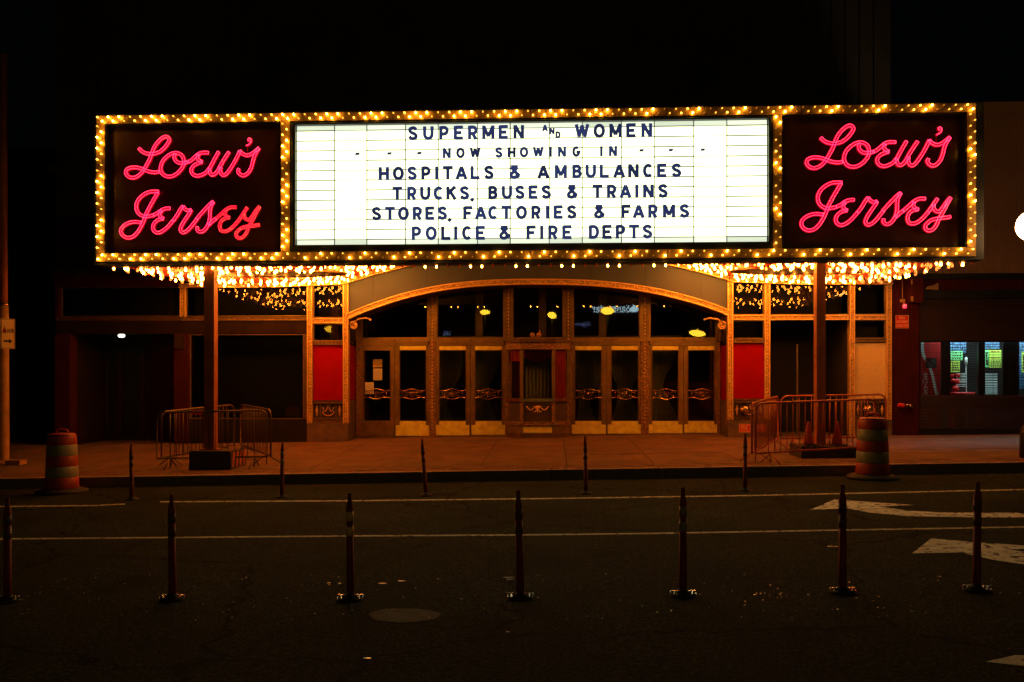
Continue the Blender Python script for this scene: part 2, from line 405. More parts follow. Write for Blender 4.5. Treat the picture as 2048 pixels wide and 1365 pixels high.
# litter
mb = MB()
for i in range(170):
    if i < 22: px, py = random.gauss(1530, 60), random.gauss(1188, 6)
    else: px, py = random.uniform(-50, 2100), random.uniform(1150, 1245)
    x, y = G(px, py); a = random.uniform(0, pi); L = random.uniform(0.003, 0.011)*(1.6 if random.random() < 0.06 else 0.75); W_ = L*random.uniform(0.3, 0.8); h = random.uniform(0.003, 0.012)
    z = zr(x)+0.001; c, s = cos(a), sin(a)
    q = [(x+c*u*L-s*v*W_, y+s*u*L+c*v*W_) for u, v in ((-1,-1),(1,-1),(1,1),(-1,1))]
    mb.hexa([(u, v, z) for u, v in q], [(u, v, z+h) for u, v in q])
for px, py, l in ((765,1168,16),(804,1163,17),(1018,1156,24),(1020,1160,15),(735,1318,16),(1016,1265,8),(1665,1094,18)):
    x0, y0 = G(px-l/2, py+0.7); x1, y1 = G(px+l/2, py-0.7); z = zr(x0)+0.002
    mb.hexa([(x0,y0,z),(x1,y0,z),(x1,y1,z),(x0,y1,z)], [(x0,y0,z+0.004),(x1,y0,z+0.004),(x1,y1,z+0.004),(x0,y1,z+0.004)])
o = mb.build("litter", mat("litter_scraps", (0.6,0.6,0.52), 0.25, metal=0.4, var=0.6, scale=30), kind="stuff")

sw = MB()
for y in (KY+0.17, 21.0, 30): 
    for x in xsg[1:-1]: sw.v.append((x, y, zs(x, min(y, 24))-0.03))
n = len(xsg)-2
sw._f([(j*n+i, j*n+i+1, (j+1)*n+i+1, (j+1)*n+i) for j in range(2) for i in range(n-1)])
side = struct("sidewalk", sw, M['concrete'])
def slab(x0, x1, y0, y1, name, m, t=0.1, dz=0.0, parent=None):
    mb = MB(); P = [(x0,y0),(x1,y0),(x1,y1),(x0,y1)]
    mb.hexa([(x, y, zs(x,y)-t+dz) for x, y in P], [(x, y, zs(x,y)+dz) for x, y in P])
    return mb.build(name, m, parent or side)
for i in range(-10, 9):      # concrete slabs in three rows
    for (y0, y1) in ((15.75, 17.4), (17.412, 19.1), (19.112, 20.87)):
        x0 = i*1.6+0.3
        slab(x0, x0+1.588, y0, y1, "concrete_slab", M['concrete'], dz=random.uniform(-0.003, 0.004))
kb = [] 
for i in range(-9, 8):
    x0 = i*1.9; mb = MB(); j = random.uniform(-0.004, 0.004)
    mb.hexa([(x0+0.006,KY+j,zr(x0)-0.1),(x0+1.894,KY+j,zr(x0+1.9)-0.1),(x0+1.894,KY+0.16,zr(x0)-0.1),(x0+0.006,KY+0.16,zr(x0)-0.1)],
            [(x0+0.006,KY+0.012+j,zs(x0,KY)),(x0+1.894,KY+0.012+j,zs(x0+1.9,KY)),(x0+1.894,KY+0.16,zs(x0+1.9,KY+0.16)),(x0+0.006,KY+0.16,zs(x0,KY+0.16))])
    mb.build("kerb_stone", M['kerb'], side)
k = 0
for row, (y0, y1) in enumerate(((15.22, 15.345), (15.355, 15.48), (15.49, 15.61), (15.62, 15.74))):
    x = -13.0+0.1*(row % 2)
    if row in (0, 3):
        while x < 12:
            slab(x, x+0.236, y0, y1, "paving_brick", M['paver'], t=0.06, dz=random.uniform(-0.004, 0.006)); x += 0.246
            k += 1
    else:
        mb = MB()
        while x < 12:
            dz = random.uniform(-0.004, 0.006); P = [(x,y0),(x+0.236,y0),(x+0.236,y1),(x,y1)]
            mb.hexa([(a, b, zs(a,b)-0.06+dz) for a, b in P], [(a, b, zs(a,b)+dz) for a, b in P]); x += 0.246
        mb.build("paving_bricks", M['paver'], side, kind="stuff")
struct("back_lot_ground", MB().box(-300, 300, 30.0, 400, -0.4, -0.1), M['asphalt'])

# ------------------------------------------------------------------ marquee
MY = 16.0
XL, XR = PX(192.5, MY), PX(1952, MY)
ZT, ZB = 6.86, 4.045
XC = PX(1075, 21.5)
bulb_pts = []
mq = thing("marquee", "wide theatre marquee with chasing bulbs, two neon name signs and a backlit letter board", "marquee", ((XL+XR)/2, 18.3, 4.1))
bw = 0.16
XD1a, XD1b = PX(561.5, MY), PX(579.5, MY); XD2a, XD2b = PX(1546.5, MY), PX(1564, MY)
XLi, XRi = XL+bw, PX(1935, MY)
ZTi, ZBi = ZT-0.155, ZB+0.165
# casing
cs = MB()
cs.box(XL-0.05, XR+0.155, MY+0.165, MY+0.42, ZB-0.062, ZT+0.03)
cs.box(XL-0.05, XR+0.155, MY+0.02, MY+0.163, ZB-0.06, ZB-0.004)         # bottom lip
cs.box(XL-0.05, XR+0.155, MY+0.02, MY+0.163, ZT+0.004, ZT+0.03)
cs.box(XR+0.004, XR+0.155, MY+0.022, MY+0.161, ZB-0.002, ZT+0.002)
cs.box(XL-0.05, XL-0.004, MY+0.022, MY+0.161, ZB-0.002, ZT+0.002)
cs.box(XL-0.04, XR+0.14, MY+0.422, 20.86, 5.75, ZT-0.1)                  # roof body
cs.box(XL-0.04, XL+0.02, MY+0.424, 20.858, 4.14, 5.748); cs.box(XR+0.08, XR+0.139, MY+0.424, 20.858, 4.14, 5.748)
cs.build("casing", M['casing'], mq)
def chain(x0, x1, z0, z1, name="bulb_band"):
    b = MB().box(x0, x1, MY, MY+0.02, z0, z1); b.m = 1
    return b.build(name, [M['band'], M['casing']], mq)
B = {}
B['top'] = chain(XL, XR, ZTi, ZT); B['bot'] = chain(XL, XR, ZB, ZBi)
B['l'] = chain(XL, XLi, ZBi+0.003, ZTi-0.003); B['d1'] = chain(XD1a, XD1b, ZBi+0.003, ZTi-0.003)
B['d2'] = chain(XD2a, XD2b, ZBi+0.003, ZTi-0.003); B['r'] = chain(XRi, XR, ZBi+0.003, ZTi-0.003)
# seams over the bands
mb = MB()
for px in (258, 523, 786, 1061, 1333, 1603):
    x = PX(px, MY); mb.box(x-0.004, x+0.004, MY-0.003, MY, ZTi, ZT)
for px in (786, 1061, 1335, 1883):
    x = PX(px, MY); mb.box(x-0.004, x+0.004, MY-0.003, MY, ZB, ZBi)
mb.build("band_seam", M['blackpaint'], mq)
# reveals (edges between band and recessed signs)
mb = MB()
for a, b_ in ((XLi, XD1a), (XD2b, XRi)):
    mb.box(a, a+0.02, MY+0.02, MY+0.16, ZBi, ZTi); mb.box(b_-0.02, b_, MY+0.02, MY+0.16, ZBi, ZTi)
    mb.box(a+0.021, b_-0.021, MY+0.02, MY+0.16, ZTi-0.02, ZTi); mb.box(a+0.021, b_-0.021, MY+0.02, MY+0.16, ZBi, ZBi+0.02)
mb.build("sign_reveal", M['blackpaint'], mq)

# fascia bulbs
def bulb_mesh(mt, r=0.019):
    mb = MB(); mb.m = 1
    mb.lathe([(0.014,0.0),(0.014,-0.012)], n=6, axis='y')
    mb.m = 0
    mb.lathe([(0.009,-0.010),(0.010,-0.026),(r*0.85,-0.034),(r,-0.046),(r*0.75,-0.058),(r*0.15,-0.064)], n=7, axis='y')
    return mb.mesh("bulb", [mt, M['socket']], (0,0,0))[0]
BM = [bulb_mesh(m, 0.013+0.0022*i) for i, m in enumerate(LV)]
SP = 0.2123
fb = []
def level(i, row, x):
    if x < 1.5: seq = [2,3,3,1] if row == 0 else [3,3,1,2]
    else: seq = [1,2,3,0] if row == 0 else [2,3,0,1]
    return seq[i % 4]
nb = int((XR-XL)/SP)
for i in range(nb+1):
    for row, (dz, off) in enumerate(((0.04, 0.045), (0.118, 0.14))):
        x = XL+off+i*SP
        if x < XR-0.02: fb.append((x, ZT-dz, level(i, row, x), 'top'))
    for row, (dz, off) in enumerate(((0.125, 0.14), (0.045, 0.055))):
        x = XL+off+i*SP
        if x < XR-0.02:
            l = level(i+1, row, x) if x < -5.2 else ([3,2,1,0] if row == 0 else [3,2,1,0])[(i+row) % 4]
            fb.append((x, ZB+dz, l, 'bot'))
nv = int((ZTi-ZBi)/SP)
for key, x0, x1, ph in (('l', XL, XLi, 0), ('d1', XD1a, XD1b, 1), ('d2', XD2a, XD2b, 2), ('r', XRi, XR, 3)):
    for i in range(nv+1):
        for row in (0, 1):
            z = ZTi-0.06-i*SP-row*0.106; x = (x0+x1)/2+(-0.04 if row == 0 else 0.04)
            if z < ZBi+0.03: continue
            seq = {'l': [1,3,3,2], 'd1': [3,1,2,3], 'd2': [1,2,3,0], 'r': [1,2,3,1]}[key]
            fb.append((x, z, seq[(i+ph+row*(1 if key in ('l','d1') else 0)) % 4], key))
order = sorted(range(len(fb)), key=lambda j: (-fb[j][2], j))
solo = set(order[:296])
rest = {}
for j, (x, z, l, key) in enumerate(fb):
    if j in solo: put(BM[l], "bulb", (x, MY-0.001, z), B[key])
    else: rest.setdefault((key, l), []).append((x, z))
for (key, l), pts in rest.items():
    me = BM[l]; mb = MB()
    vs = [tuple(v.co) for v in me.vertices]; fs = [tuple(p.vertices) for p in me.polygons]; mi = [p.material_index for p in me.polygons]
    for x, z in pts:
        b = len(mb.v); mb.v += [(x+v[0], MY-0.001+v[1], z+v[2]) for v in vs]
        for f, q in zip(fs, mi): mb.f.append(tuple(b+i for i in f)); mb.mi.append(q); mb.sm.append(True)
    mb.build("bulb_cluster", [LV[l], M['socket']], B[key], kind="stuff")

# ---- letter board
lb = MB(); BY = MY+0.125
bx0, bx1 = PX(593.5, BY), PX(1535, BY); bzt, bzb = PZ(594, 253, BY), PZ(594, 492, BY)
lb.strip([(XD1b+0.003, ZBi+0.003),(bx0, bzb)], [(XD2a-0.003, ZBi+0.003),(bx1, bzb)], MY+0.03, BY)
lb.strip([(XD2a-0.003, ZBi+0.003),(bx1, bzb)], [(XD2a-0.003, ZTi-0.003),(bx1, bzt)], MY+0.03, BY)
lb.strip([(XD2a-0.003, ZTi-0.003),(bx1, bzt)], [(XD1b+0.003, ZTi-0.003),(bx0, bzt)], MY+0.03, BY)
lb.strip([(XD1b+0.003, ZTi-0.003),(bx0, bzt)], [(XD1b+0.003, ZBi+0.003),(bx0, bzb)], MY+0.03, BY)
lb.ribbon([(XD1b+0.035, ZBi+0.035),(XD2a-0.035, ZBi+0.035),(XD2a-0.035, ZTi-0.035),(XD1b+0.035, ZTi-0.035)], 0.02, MY+0.012, MY+0.03, closed=True)
lb.box(XD1b+0.004, XD2a-0.004, BY+0.012, BY+0.03, ZBi+0.004, ZTi-0.004)
board = lb.build("letter_board", M['casing'], mq, label="backlit changeable letter board")
cols = [593.8,669.4,734,811.3,876.7,955,1020.4,1098.5,1164.5,1243,1308.5,1387.3,1453.5,1534]
cx = [PX(p, BY) for p in cols]
rows_y = [253,263.3,283.3,303,322.9,342.6,362.2,382,401.8,421.4,441,460.8,480.3,492]
rz_ = [PZ(594, y, BY) for y in rows_y]
for i in range(13):
    pm = {}
    for j in range(13):
        x0, x1, z1, z0 = cx[i]+0.004, cx[i+1]-0.004, rz_[j]-0.003, rz_[j+1]+0.003
        k = (round(z1-z0, 2), j in (0, 12))
        if k not in pm:
            pm[k] = MB().box(-(x1-x0)/2, (x1-x0)/2, 0, 0.006, -(z1-z0)/2, (z1-z0)/2).mesh("pane", BOARD2 if k[1] else BOARD, (0,0,0))[0]
        put(pm[k], "pane", ((x0+x1)/2, BY, (z0+z1)/2), board)
for j in range(1, 13):
    for i in range(13):
        th = 0.0045 if i in (1, 11) else (0.0088 if i in (0, 2, 10, 12) else 0.0068)
        MB().box(cx[i]+0.008, cx[i+1]-0.008, BY-0.012, BY-0.004, rz_[j]-th, rz_[j]+th).build("rail", M['rail'], board)
for i in range(1, 13):
    th = 0.010 if i in (6,) else 0.0082
    MB().box(cx[i]-th, cx[i]+th, BY-0.014, BY-0.003, bzb, bzt).build("divider", M['rail'], board)

TH = 0.2
def arcp(cx_, cz_, rx, rz, a0, a1, n=10): return [(cx_+rx*cos(radians(a0+(a1-a0)*i/n)), cz_+rz*sin(radians(a0+(a1-a0)*i/n))) for i in range(n+1)]
def glyph(ch):
    a, b = 0.1, 0.9
    W_ = {'I':0.2,'M':0.86,'W':0.98,'O':0.8,'N':0.74,'A':0.84,'U':0.74,'C':0.7,'G':0.74,'&':0.8,'K':0.72,'D':0.72,'T':0.74,'H':0.74}.get(ch, 0.66)
    l, r = 0.1, W_-0.1; c = W_/2; S = []
    if ch == 'I': S = [[(c,0),(c,1)]]
    elif ch == 'H': S = [[(l,0),(l,1)],[(r,0),(r,1)],[(l,0.5),(r,0.5)]]
    elif ch == 'E': S = [[(l,0),(l,1)],[(l,a),(W_,a)],[(l,0.5),(r,0.5)],[(l,b),(W_,b)]]
    elif ch == 'F': S = [[(l,0),(l,1)],[(l,0.48),(r,0.48)],[(l,b),(W_,b)]]
    elif ch == 'T': S = [[(c,0),(c,1)],[(0,b),(W_,b)]]
    elif ch == 'L': S = [[(l,0),(l,1)],[(l,a),(W_,a)]]
    elif ch == 'N': S = [[(l,0),(l,1)],[(r,0),(r,1)],[(l,0.97),(r,0.03)]]
    elif ch == 'M': S = [[(l,0),(l,1)],[(r,0),(r,1)],[(l,0.95),(c,0.2),(r,0.95)]]
    elif ch == 'W': S = [[(0.08,1),(0.28,0.08),(c,0.92),(W_-0.28,0.08),(W_-0.08,1)]]
    elif ch == 'A': S = [[(0.08,0),(c,0.96),(W_-0.08,0)],[(0.2,0.3),(W_-0.2,0.3)]]
    elif ch == 'K': S = [[(l,0),(l,1)],[(l,0.42),(W_-0.08,1)],[(0.32,0.55),(W_-0.06,0)]]
    elif ch == 'U': S = [[(l,1),(l,0.42)]+arcp(c,0.42,c-0.1,0.32,180,360)[1:]+[(r,1)]]
    elif ch == 'O': S = ['c', arcp(c,0.5,c-0.1,0.4,0,340,17)]
    elif ch == 'C': S = [arcp(c+0.02,0.5,c-0.08,0.4,45,315,16)]
    elif ch == 'G': S = [arcp(c,0.5,c-0.1,0.4,50,350,16)+[(r,0.45),(c,0.45)]]
    elif ch == 'D': S = [[(l,0),(l,1)],[(l,a),(c-0.02,a)]+arcp(c-0.02,0.5,r-c+0.02,0.4,-90,90)+[(l,b)]]
    elif ch == 'P': S = [[(l,0),(l,1)],[(l,0.42),(c,0.42)]+arcp(c,0.66,r-c,0.24,-90,90)+[(l,b)]]
    elif ch == 'R': S = [[(l,0),(l,1)],[(l,0.42),(c,0.42)]+arcp(c,0.66,r-c,0.24,-90,90)+[(l,b)],[(c,0.42),(r,0)]]
    elif ch == 'B': S = [[(l,0),(l,1)],[(l,0.53),(c,0.53)]+arcp(c,0.715,r-c-0.03,0.185,-90,90)+[(l,b)],[(l,a),(c,a)]+arcp(c,0.315,r-c,0.215,-90,90)]
    elif ch == 'S': S = [cat_rom([(r,0.74),(r-0.1,0.87),(c,0.9),(l+0.05,0.84),(l,0.7),(l+0.1,0.57),(c,0.51),(r-0.08,0.43),(r,0.3),(r-0.06,0.16),(c,0.1),(l+0.1,0.13),(0.06,0.26)], 3)]
    elif ch == '&': S = [[(0.1,0.91),(0.62,0.91)],[(0.12,0.88),(0.36,0.6),(0.62,0.3)],[(0.58,0.86),(0.3,0.56)]+cat_rom([(0.3,0.52),(0.13,0.36),(0.12,0.2),(0.26,0.1),(0.45,0.11),(0.6,0.25),(0.72,0.4)],3),[(0.5,0.35),(0.7,0.1)]]
    elif ch == ',': S = [[(0.28,0.1),(0.24,0.0),(0.12,-0.14)]]
    elif ch == '-': S = 'dash'
    return W_, S
def add_letter(ch, px, z0, z1, name="letter"):
    h = z1-z0; W_, S = glyph(ch); x, yb = PX(px, BY-0.03), BY-0.03
    mb = MB()
    if ch == '-':
        mb.prism([(x-0.05, z0+h*0.42),(x+0.03, z0+h*0.42),(x+0.05, z0+h*0.66),(x-0.03, z0+h*0.66)], yb-0.01, yb+0.012)
        for dx in (-0.025, 0.025):
            mb.box(x+dx-0.006, x+dx+0.006, yb+0.002, yb+0.006, z0+h*0.02, z0+h*0.05); mb.box(x+dx-0.006, x+dx+0.006, yb+0.002, yb+0.006, z0+h*0.98, z0+h*1.01)
        return mb.build(name, M['letter'], board, label="slanted dash")
    if ch in 'WMA': S = [[p, q] for P in S for p, q in zip(P, P[1:])]
    closed = False
    if S and S[0] == 'c': closed = True; S = S[1:]
    for q, P in enumerate(S):
        mb.ribbon([(x+(u-W_/2)*h*1.03, z0+v*h) for u, v in P], (0.062 if h > 0.2 else (0.05 if h > 0.15 else 0.036)), yb-0.012-0.0012*q, yb+0.012+0.0012*q, closed=closed)
    return mb.build(name, M['letter'], board, label="letter "+ch if ch not in ',&' else {',':"comma", '&':"ampersand"}[ch])
def zrow(px, yt, yb_): return PZ(px, yb_, BY), PZ(px, yt, BY)
R1 = zrow(826, 254.8, 281.5); R2 = zrow(894, 297.8, 317.5); R3 = zrow(768, 335.5, 361.5); R4 = zrow(795, 375.5, 401.3); R5 = zrow(753, 415.8, 441.5); R6 = zrow(833, 454.5, 481.0)
for s, xs, R in (
    ("SUPERMEN", [826,856.7,888,917,945.5,976.7,1006.7,1037.5], R1), ("WOMEN", [1164,1198.5,1231,1262,1293.5], R1),
    ("---", [714.8,778.9,838.7], R2), ("NOW", [893.6,921,950.3], R2), ("SHOWING", [997.8,1023.3,1048,1076.5,1101.2,1124,1152.6], R2), ("IN", [1202.7,1226], R2), ("---", [1283,1341.7,1405.5], R2),
    ("HOSPITALS", [767.8,796.8,824.5,852,873.5,895.7,923,950.3,978], R3), ("&", [1030], R3), ("AMBULANCES", [1086.7,1121.7,1154,1181.6,1208.8,1238.3,1266.8,1295.8,1323.5,1353], R3),
    ("TRUCKS,", [794.7,823.7,850.6,877,902.8,929.2,947.6], R4), ("BUSES", [985.9,1014,1040,1066.3,1092.7], R4), ("&", [1144.7], R4), ("TRAINS", [1195,1223.3,1251,1273.6,1296.6,1326], R4),
    ("STORES,", [753.3,780,807,834.8,859.8,885,902.3], R5), ("FACTORIES", [935.8,961.6,986,1012.8,1043,1072,1094.9,1116.5,1143.6], R5), ("&", [1199], R5), ("FARMS", [1251.8,1277.3,1305.8,1338,1369], R5),
    ("POLICE", [833,862.5,891.7,911.5,934,960.8], R6), ("&", [1009.6], R6), ("FIRE", [1062.4,1083.5,1106,1134], R6), ("DEPTS", [1188,1214,1241,1268,1295], R6)):
    for ch, px in zip(s, xs): add_letter(ch, px, R[0], R[1])
h1 = (R1[1]-R1[0])
for ch, px, t in (('A',1090,1.0),('N',1104,0.76),('D',1116,0.48)):
    add_letter(ch, px, R1[0]+h1*(t-0.46), R1[0]+h1*t)

# ---- neon signs
za = lambda P: [(230+x/12.406, 260+y/12.406) for x, y in P]
zb = lambda P: [(370+x/12.406, 260+y/12.406) for x, y in P]
zc = lambda P: [(230+x/11.375, 370+y/11.375) for x, y in P]
zd = lambda P: [(370+x/11.375, 370+y/11.375) for x, y in P]
NEON = [
 ("L", [za([(600,465),(680,545),(780,590),(900,605),(1010,590),(1130,540),(1250,430),(1340,300),(1352,235),(1310,185),(1250,175),(1170,215),(1070,310),(990,420),(930,560),(870,730),(800,860),(740,970),(660,1080),(560,1160),(450,1195),(340,1165),(275,1080),(290,1000),(370,950),(480,935),(600,950),(720,990),(850,1040),(980,1060),(1100,1045)])]),
 ("o", [za([(1715,800),(1700,700),(1640,620),(1530,575),(1400,600),(1270,690),(1180,800),(1140,920),(1140,1000),(1180,1090),(1260,1150),(1370,1165),(1480,1130),(1590,1050),(1690,920),(1720,800)]),
        za([(1500,600),(1475,680),(1500,760),(1580,820),(1700,830),(1830,800)])]),
 ("e", [zb([(60,810),(140,775),(220,710),(320,620),(400,580),(480,570),(590,575)]),
        zb([(345,620),(315,690),(340,750),(430,805)]), zb([(430,805),(340,830),(240,880),(170,960),(165,1050),(220,1120),(310,1150),(420,1125),(530,1060),(610,960)])]),
 ("w", [zb([(840,550),(760,690),(680,840),(620,960),(620,1060),(680,1130),(760,1090),(830,1000),(880,900),(980,730),(1095,555)]),
        zb([(890,930),(875,1010),(900,1090),(960,1135),(1040,1090),(1130,970),(1250,770),(1340,590),(1365,525)])]),
 ("s", [zb([(1365,525),(1420,590),(1530,640),(1640,610),(1740,540),(1840,455)]), zb([(1840,460),(1750,600),(1700,740),(1670,870),(1620,1000),(1540,1100),(1450,1140),(1370,1110),(1320,1040),(1340,970)])]),
 ("'", [zb([(1600,290),(1565,262),(1580,218),(1630,222),(1650,280),(1620,340),(1570,380),(1520,400)])]),
 ("J", [zc([(1000,160),(900,155),(770,170),(640,240),(540,340),(490,460),(500,580),(560,670),(660,720),(760,720),(880,695)]),
        zc([(980,180),(910,300),(830,440),(750,590),(700,700),(660,820),(600,950),(520,1080),(400,1190),(270,1205),(170,1140),(140,1040),(200,940),(320,870),(450,845),(600,860)])]),
 ("e", [zc([(880,695),(980,640),(1080,570),(1180,540),(1260,540)]), zc([(1070,590),(1030,640),(1020,690),(1050,740),(1110,770)]),
        zc([(1110,770),(1010,790),(920,850),(870,940),(880,1030),(950,1090),(1040,1080),(1150,1010),(1250,910),(1330,810)])]),
 ("r", [zc([(1330,820),(1420,690),(1500,550),(1555,490)]), zc([(1555,490),(1600,560),(1670,590),(1740,570)]), zc([(1740,575),(1680,680),(1590,810),(1510,950),(1495,1040),(1550,1090),(1640,1050),(1740,950),(1870,780)])]),
 ("s", [zd([(270,780),(380,650),(500,520),(590,430),(650,385)]), zd([(650,390),(590,500),(570,620),(570,750),(545,870),(490,980),(410,1060),(330,1070),(280,1020),(285,955)]), zd([(540,920),(620,840),(710,770)])]),
 ("e", [zd([(700,780),(820,670),(930,570),(1040,515),(1170,515)]), zd([(930,590),(910,670),(960,730),(1020,745)]),
        zd([(1020,745),(900,770),(820,840),(790,940),(820,1040),(900,1060),(1000,1030),(1120,930),(1230,800)])]),
 ("y", [zd([(1230,800),(1330,650),(1420,510)]), zd([(1350,640),(1340,720),(1400,790),(1470,790),(1540,700),(1620,580),(1700,490)]),
        zd([(1700,490),(1600,680),(1520,840),(1450,960),(1400,1090),(1320,1190),(1230,1215),(1165,1160),(1180,1080),(1280,990),(1400,950),(1540,935),(1700,910)])]),
]
NY = MY+0.15
def resample(P, d):
    out = [P[0]]; acc = 0
    for i in range(1, len(P)):
        a, b = P[i-1], P[i]; L = sqrt((b[0]-a[0])**2+(b[1]-a[1])**2); acc += L
        if acc >= d: out.append(b); acc = 0
    if acc > 0: out.append(P[-1])
    return out
def offs(P, o):
    R = []
    for i in range(len(P)):
        p, q = P[max(0,i-1)], P[min(len(P)-1,i+1)]; dx, dz = q[0]-p[0], q[1]-p[1]; L = sqrt(dx*dx+dz*dz) or 1
        R.append((P[i][0]-dz/L*o, P[i][1]+dx/L*o))
    return R
DX = XD2b-XLi+0.012; DZ = 0.01
for side_i in (0, 1):
    dx = side_i*DX; dz = 0.0 if side_i == 0 else PZ(1609.5, 327.5, NY)-PZ(252.2, 347.0, NY)
    x0, x1 = (XLi, XD1a) if side_i == 0 else (XD2b, XRi)
    pn = MB().box(x0+0.022, x1-0.022, NY, NY+0.012, ZBi+0.022, ZTi-0.022).build("neon_sign", M['signback'], mq, label="left neon name sign with its last two letters failing to red" if side_i == 0 else "right neon name sign, all letters lit pink")
    if side_i == 1: dx = PX(1609.5, NY)-PX(252.2, NY)
    for idx, (ch, strokes) in enumerate(NEON):
        mb = MB(); bad = (side_i == 0 and idx >= 10)
        for q, st in enumerate(strokes):
            P = [XZ(px, py, NY-0.04) for px, py in cat_rom(st, 5)]
            P = resample([(x+dx, z+dz) for x, z in P], 0.028)
            off, tr, cw = (0.024, 0.0066, 0.088) if ch != "'" else (0.0, 0.009, 0.05)
            mb.m = 0; mb.ribbon(P, cw, NY-0.036-0.0006*q-0.0015*(idx % 3), NY+0.001)
            mb.m = 1
            if bad:
                for o_ in (-0.018, 0.018): mb.tube([(x, NY-0.046, z) for x, z in offs(P, o_)], 0.015, 5)
            elif off == 0: mb.tube([(x, NY-0.055, z) for x, z in P], tr, 5)
            else:
                for o_ in (-off, off): mb.tube([(x, NY-0.055, z) for x, z in offs(P, o_)], tr, 5)
                for e in (0, -1):
                    A_, B_ = offs(P, -off)[e], offs(P, off)[e]
                    mb.tube([(A_[0], NY-0.055, A_[1]), (B_[0], NY-0.055, B_[1])], tr, 5)
        mb.build("neon_letter", [M['channel'], M['neonred'] if bad else M['neon']], pn, label=("apostrophe" if ch == "'" else "script letter "+ch)+(", failing, dull red" if bad else ""))
    xa, za_ = XZ(370+1540/12.406, 260+410/12.406, NY-0.04)
    MB().box(xa+dx-0.004, xa+dx+0.004, NY-0.03, NY, za_+dz-0.15, za_+dz).build("apostrophe_lead", M['channel'], pn)

# ---- soffit: flat at the wings, vaulted over the entrance
Y0, Y1 = MY+0.43, 20.85
DROP = 0.12
def sod(y): return DROP*(1-(y-Y0)/(Y1-Y0))
prof_px = [(694,559),(743,544),(806,528),(870,512),(960,497),(1075,490)]
pr = [(PX(p, FY), PZ(p, y, FY)) for p, y in prof_px]
half = [(XC-x if x < XC else 0, z) for x, z in pr]
def soz(X):
    u = abs(X-XC)
    pts = [(XC-x, z) for x, z in pr][::-1]       # from centre outwards
    if u <= 0.02: return pts[0][1]
    for (u0, z0), (u1, z1) in zip(pts, pts[1:]):
        if u0 <= u <= u1: return z0+(z1-z0)*(u-u0)/(u1-u0)
    return max(4.17, 4.24-(u-pts[-1][0])*0.04) 
xs_ = [XL+0.02+(XR-XL+0.055)*i/80 for i in range(81)]
sf = MB(); P = [(x, soz(x)) for x in xs_]; Q = [(x, soz(x)+0.03) for x in xs_]
sf.strip(P, Q, Y0, Y1)
sf.v = [(x, y, z-(sod(y) if abs(x-XC) > 3.2 else 0)) for x, y, z in sf.v]
soff = sf.build("soffit", M['soffit'], mq)
# dark ovals with raised rims
ovals = []
for pxc in (548, 1612):
    xo = XZ(pxc, 545, 18.5)[0]; yo = 18.55; rx, ry = 1.6, 0.72
    ovals.append((xo, yo, rx, ry)); mb = MB(); n = 36; z = soz(xo)
    ring = [(xo+rx*cos(2*pi*i/n), yo+ry*sin(2*pi*i/n)) for i in range(n)]
    mb.v = [(x, y, z-sod(y)-0.022) for x, y in ring]+[(x, y, z-sod(y)+0.002) for x, y in ring]
    mb._f([tuple(reversed(range(n)))]); mb._f([(i, (i+1)%n, n+(i+1)%n, n+i) for i in range(n)])
    mb.m = 1; mb.tube([(x, y, z-sod(y)-0.02) for x, y in ring], 0.025, 6, closed=True)
    mb.build("soffit_oval", [M['soffitdark'], M['giltdk']], soff)
def sbulb(mt, k=1.0):
    mb = MB(); mb.m = 1; mb.lathe([(0.017,0.0),(0.017,-0.045)], n=6)
    mb.m = 0; mb.lathe([(0.012*k,-0.117*k),(0.023*k,-0.105*k),(0.0265*k,-0.086*k),(0.018*k,-0.062*k),(0.013*k,-0.040*k)], n=7)
    return mb.mesh("bulb", [mt, M['socket']], (0,0,0))[0]
SB = [sbulb(SOFB), sbulb(M['redbulb']), sbulb(SOFD)]
pts = []
sp = 0.205
# rows following the edges, the ovals and the curve of the vault
ys_ = [Y0+0.10+i*0.25 for i in range(17)]
for j, y in enumerate(ys_):
    x = XL+0.15+(0.11 if j % 2 else 0)
    while x < XR+0.06:
        u = abs(x-XC)
        inov = any(((x-a)/(c+0.14))**2+((y-b)/(d+0.14))**2 < 1 for a, b, c, d in ovals)
        if u > 3.15+0.25*sin(j*1.3) and not inov: pts.append((x+random.uniform(-.06,.06), y+random.uniform(-.07,.07)))
        x += sp
for a, b, c, d in ovals:
    n = 40
    for i in range(n):
        t = 2*pi*i/n; pts.append((a+(c+0.09)*cos(t), b+(d+0.09)*sin(t)))
pts.sort(key=lambda p: p[1])
ind = pts; solo_n = 298; st = {0: [], 1: [], 2: []}
for i, (x, y) in enumerate(pts):
    r0 = random.random(); ed_ = max(0.0, 1-min(x-XL, XR-x)/2.6); k = 1 if r0 < 0.08 else (2 if r0 < 0.16+0.55*ed_ else 0); z = soz(x)-(sod(y) if abs(x-XC) > 3.2 else 0)-0.001
    if i % 3 == 0 and i//3 < solo_n: put(SB[k], "bulb", (x, y, z), soff)
    else: st[k].append((x, y, z))
for k, L in st.items():
    me = SB[k]; vs = [tuple(v.co) for v in me.vertices]; fs = [tuple(p.vertices) for p in me.polygons]; mi = [p.material_index for p in me.polygons]; mb = MB()
    for x, y, z in L:
        b = len(mb.v); mb.v += [(x+v[0], y+v[1], z+v[2]) for v in vs]
        for f, q in zip(fs, mi): mb.f.append(tuple(b+i for i in f)); mb.mi.append(q); mb.sm.append(True)
    mb.build("bulb_cluster", [[SOFB, M['redbulb'], SOFD][k], M['socket']], soff, kind="stuff")
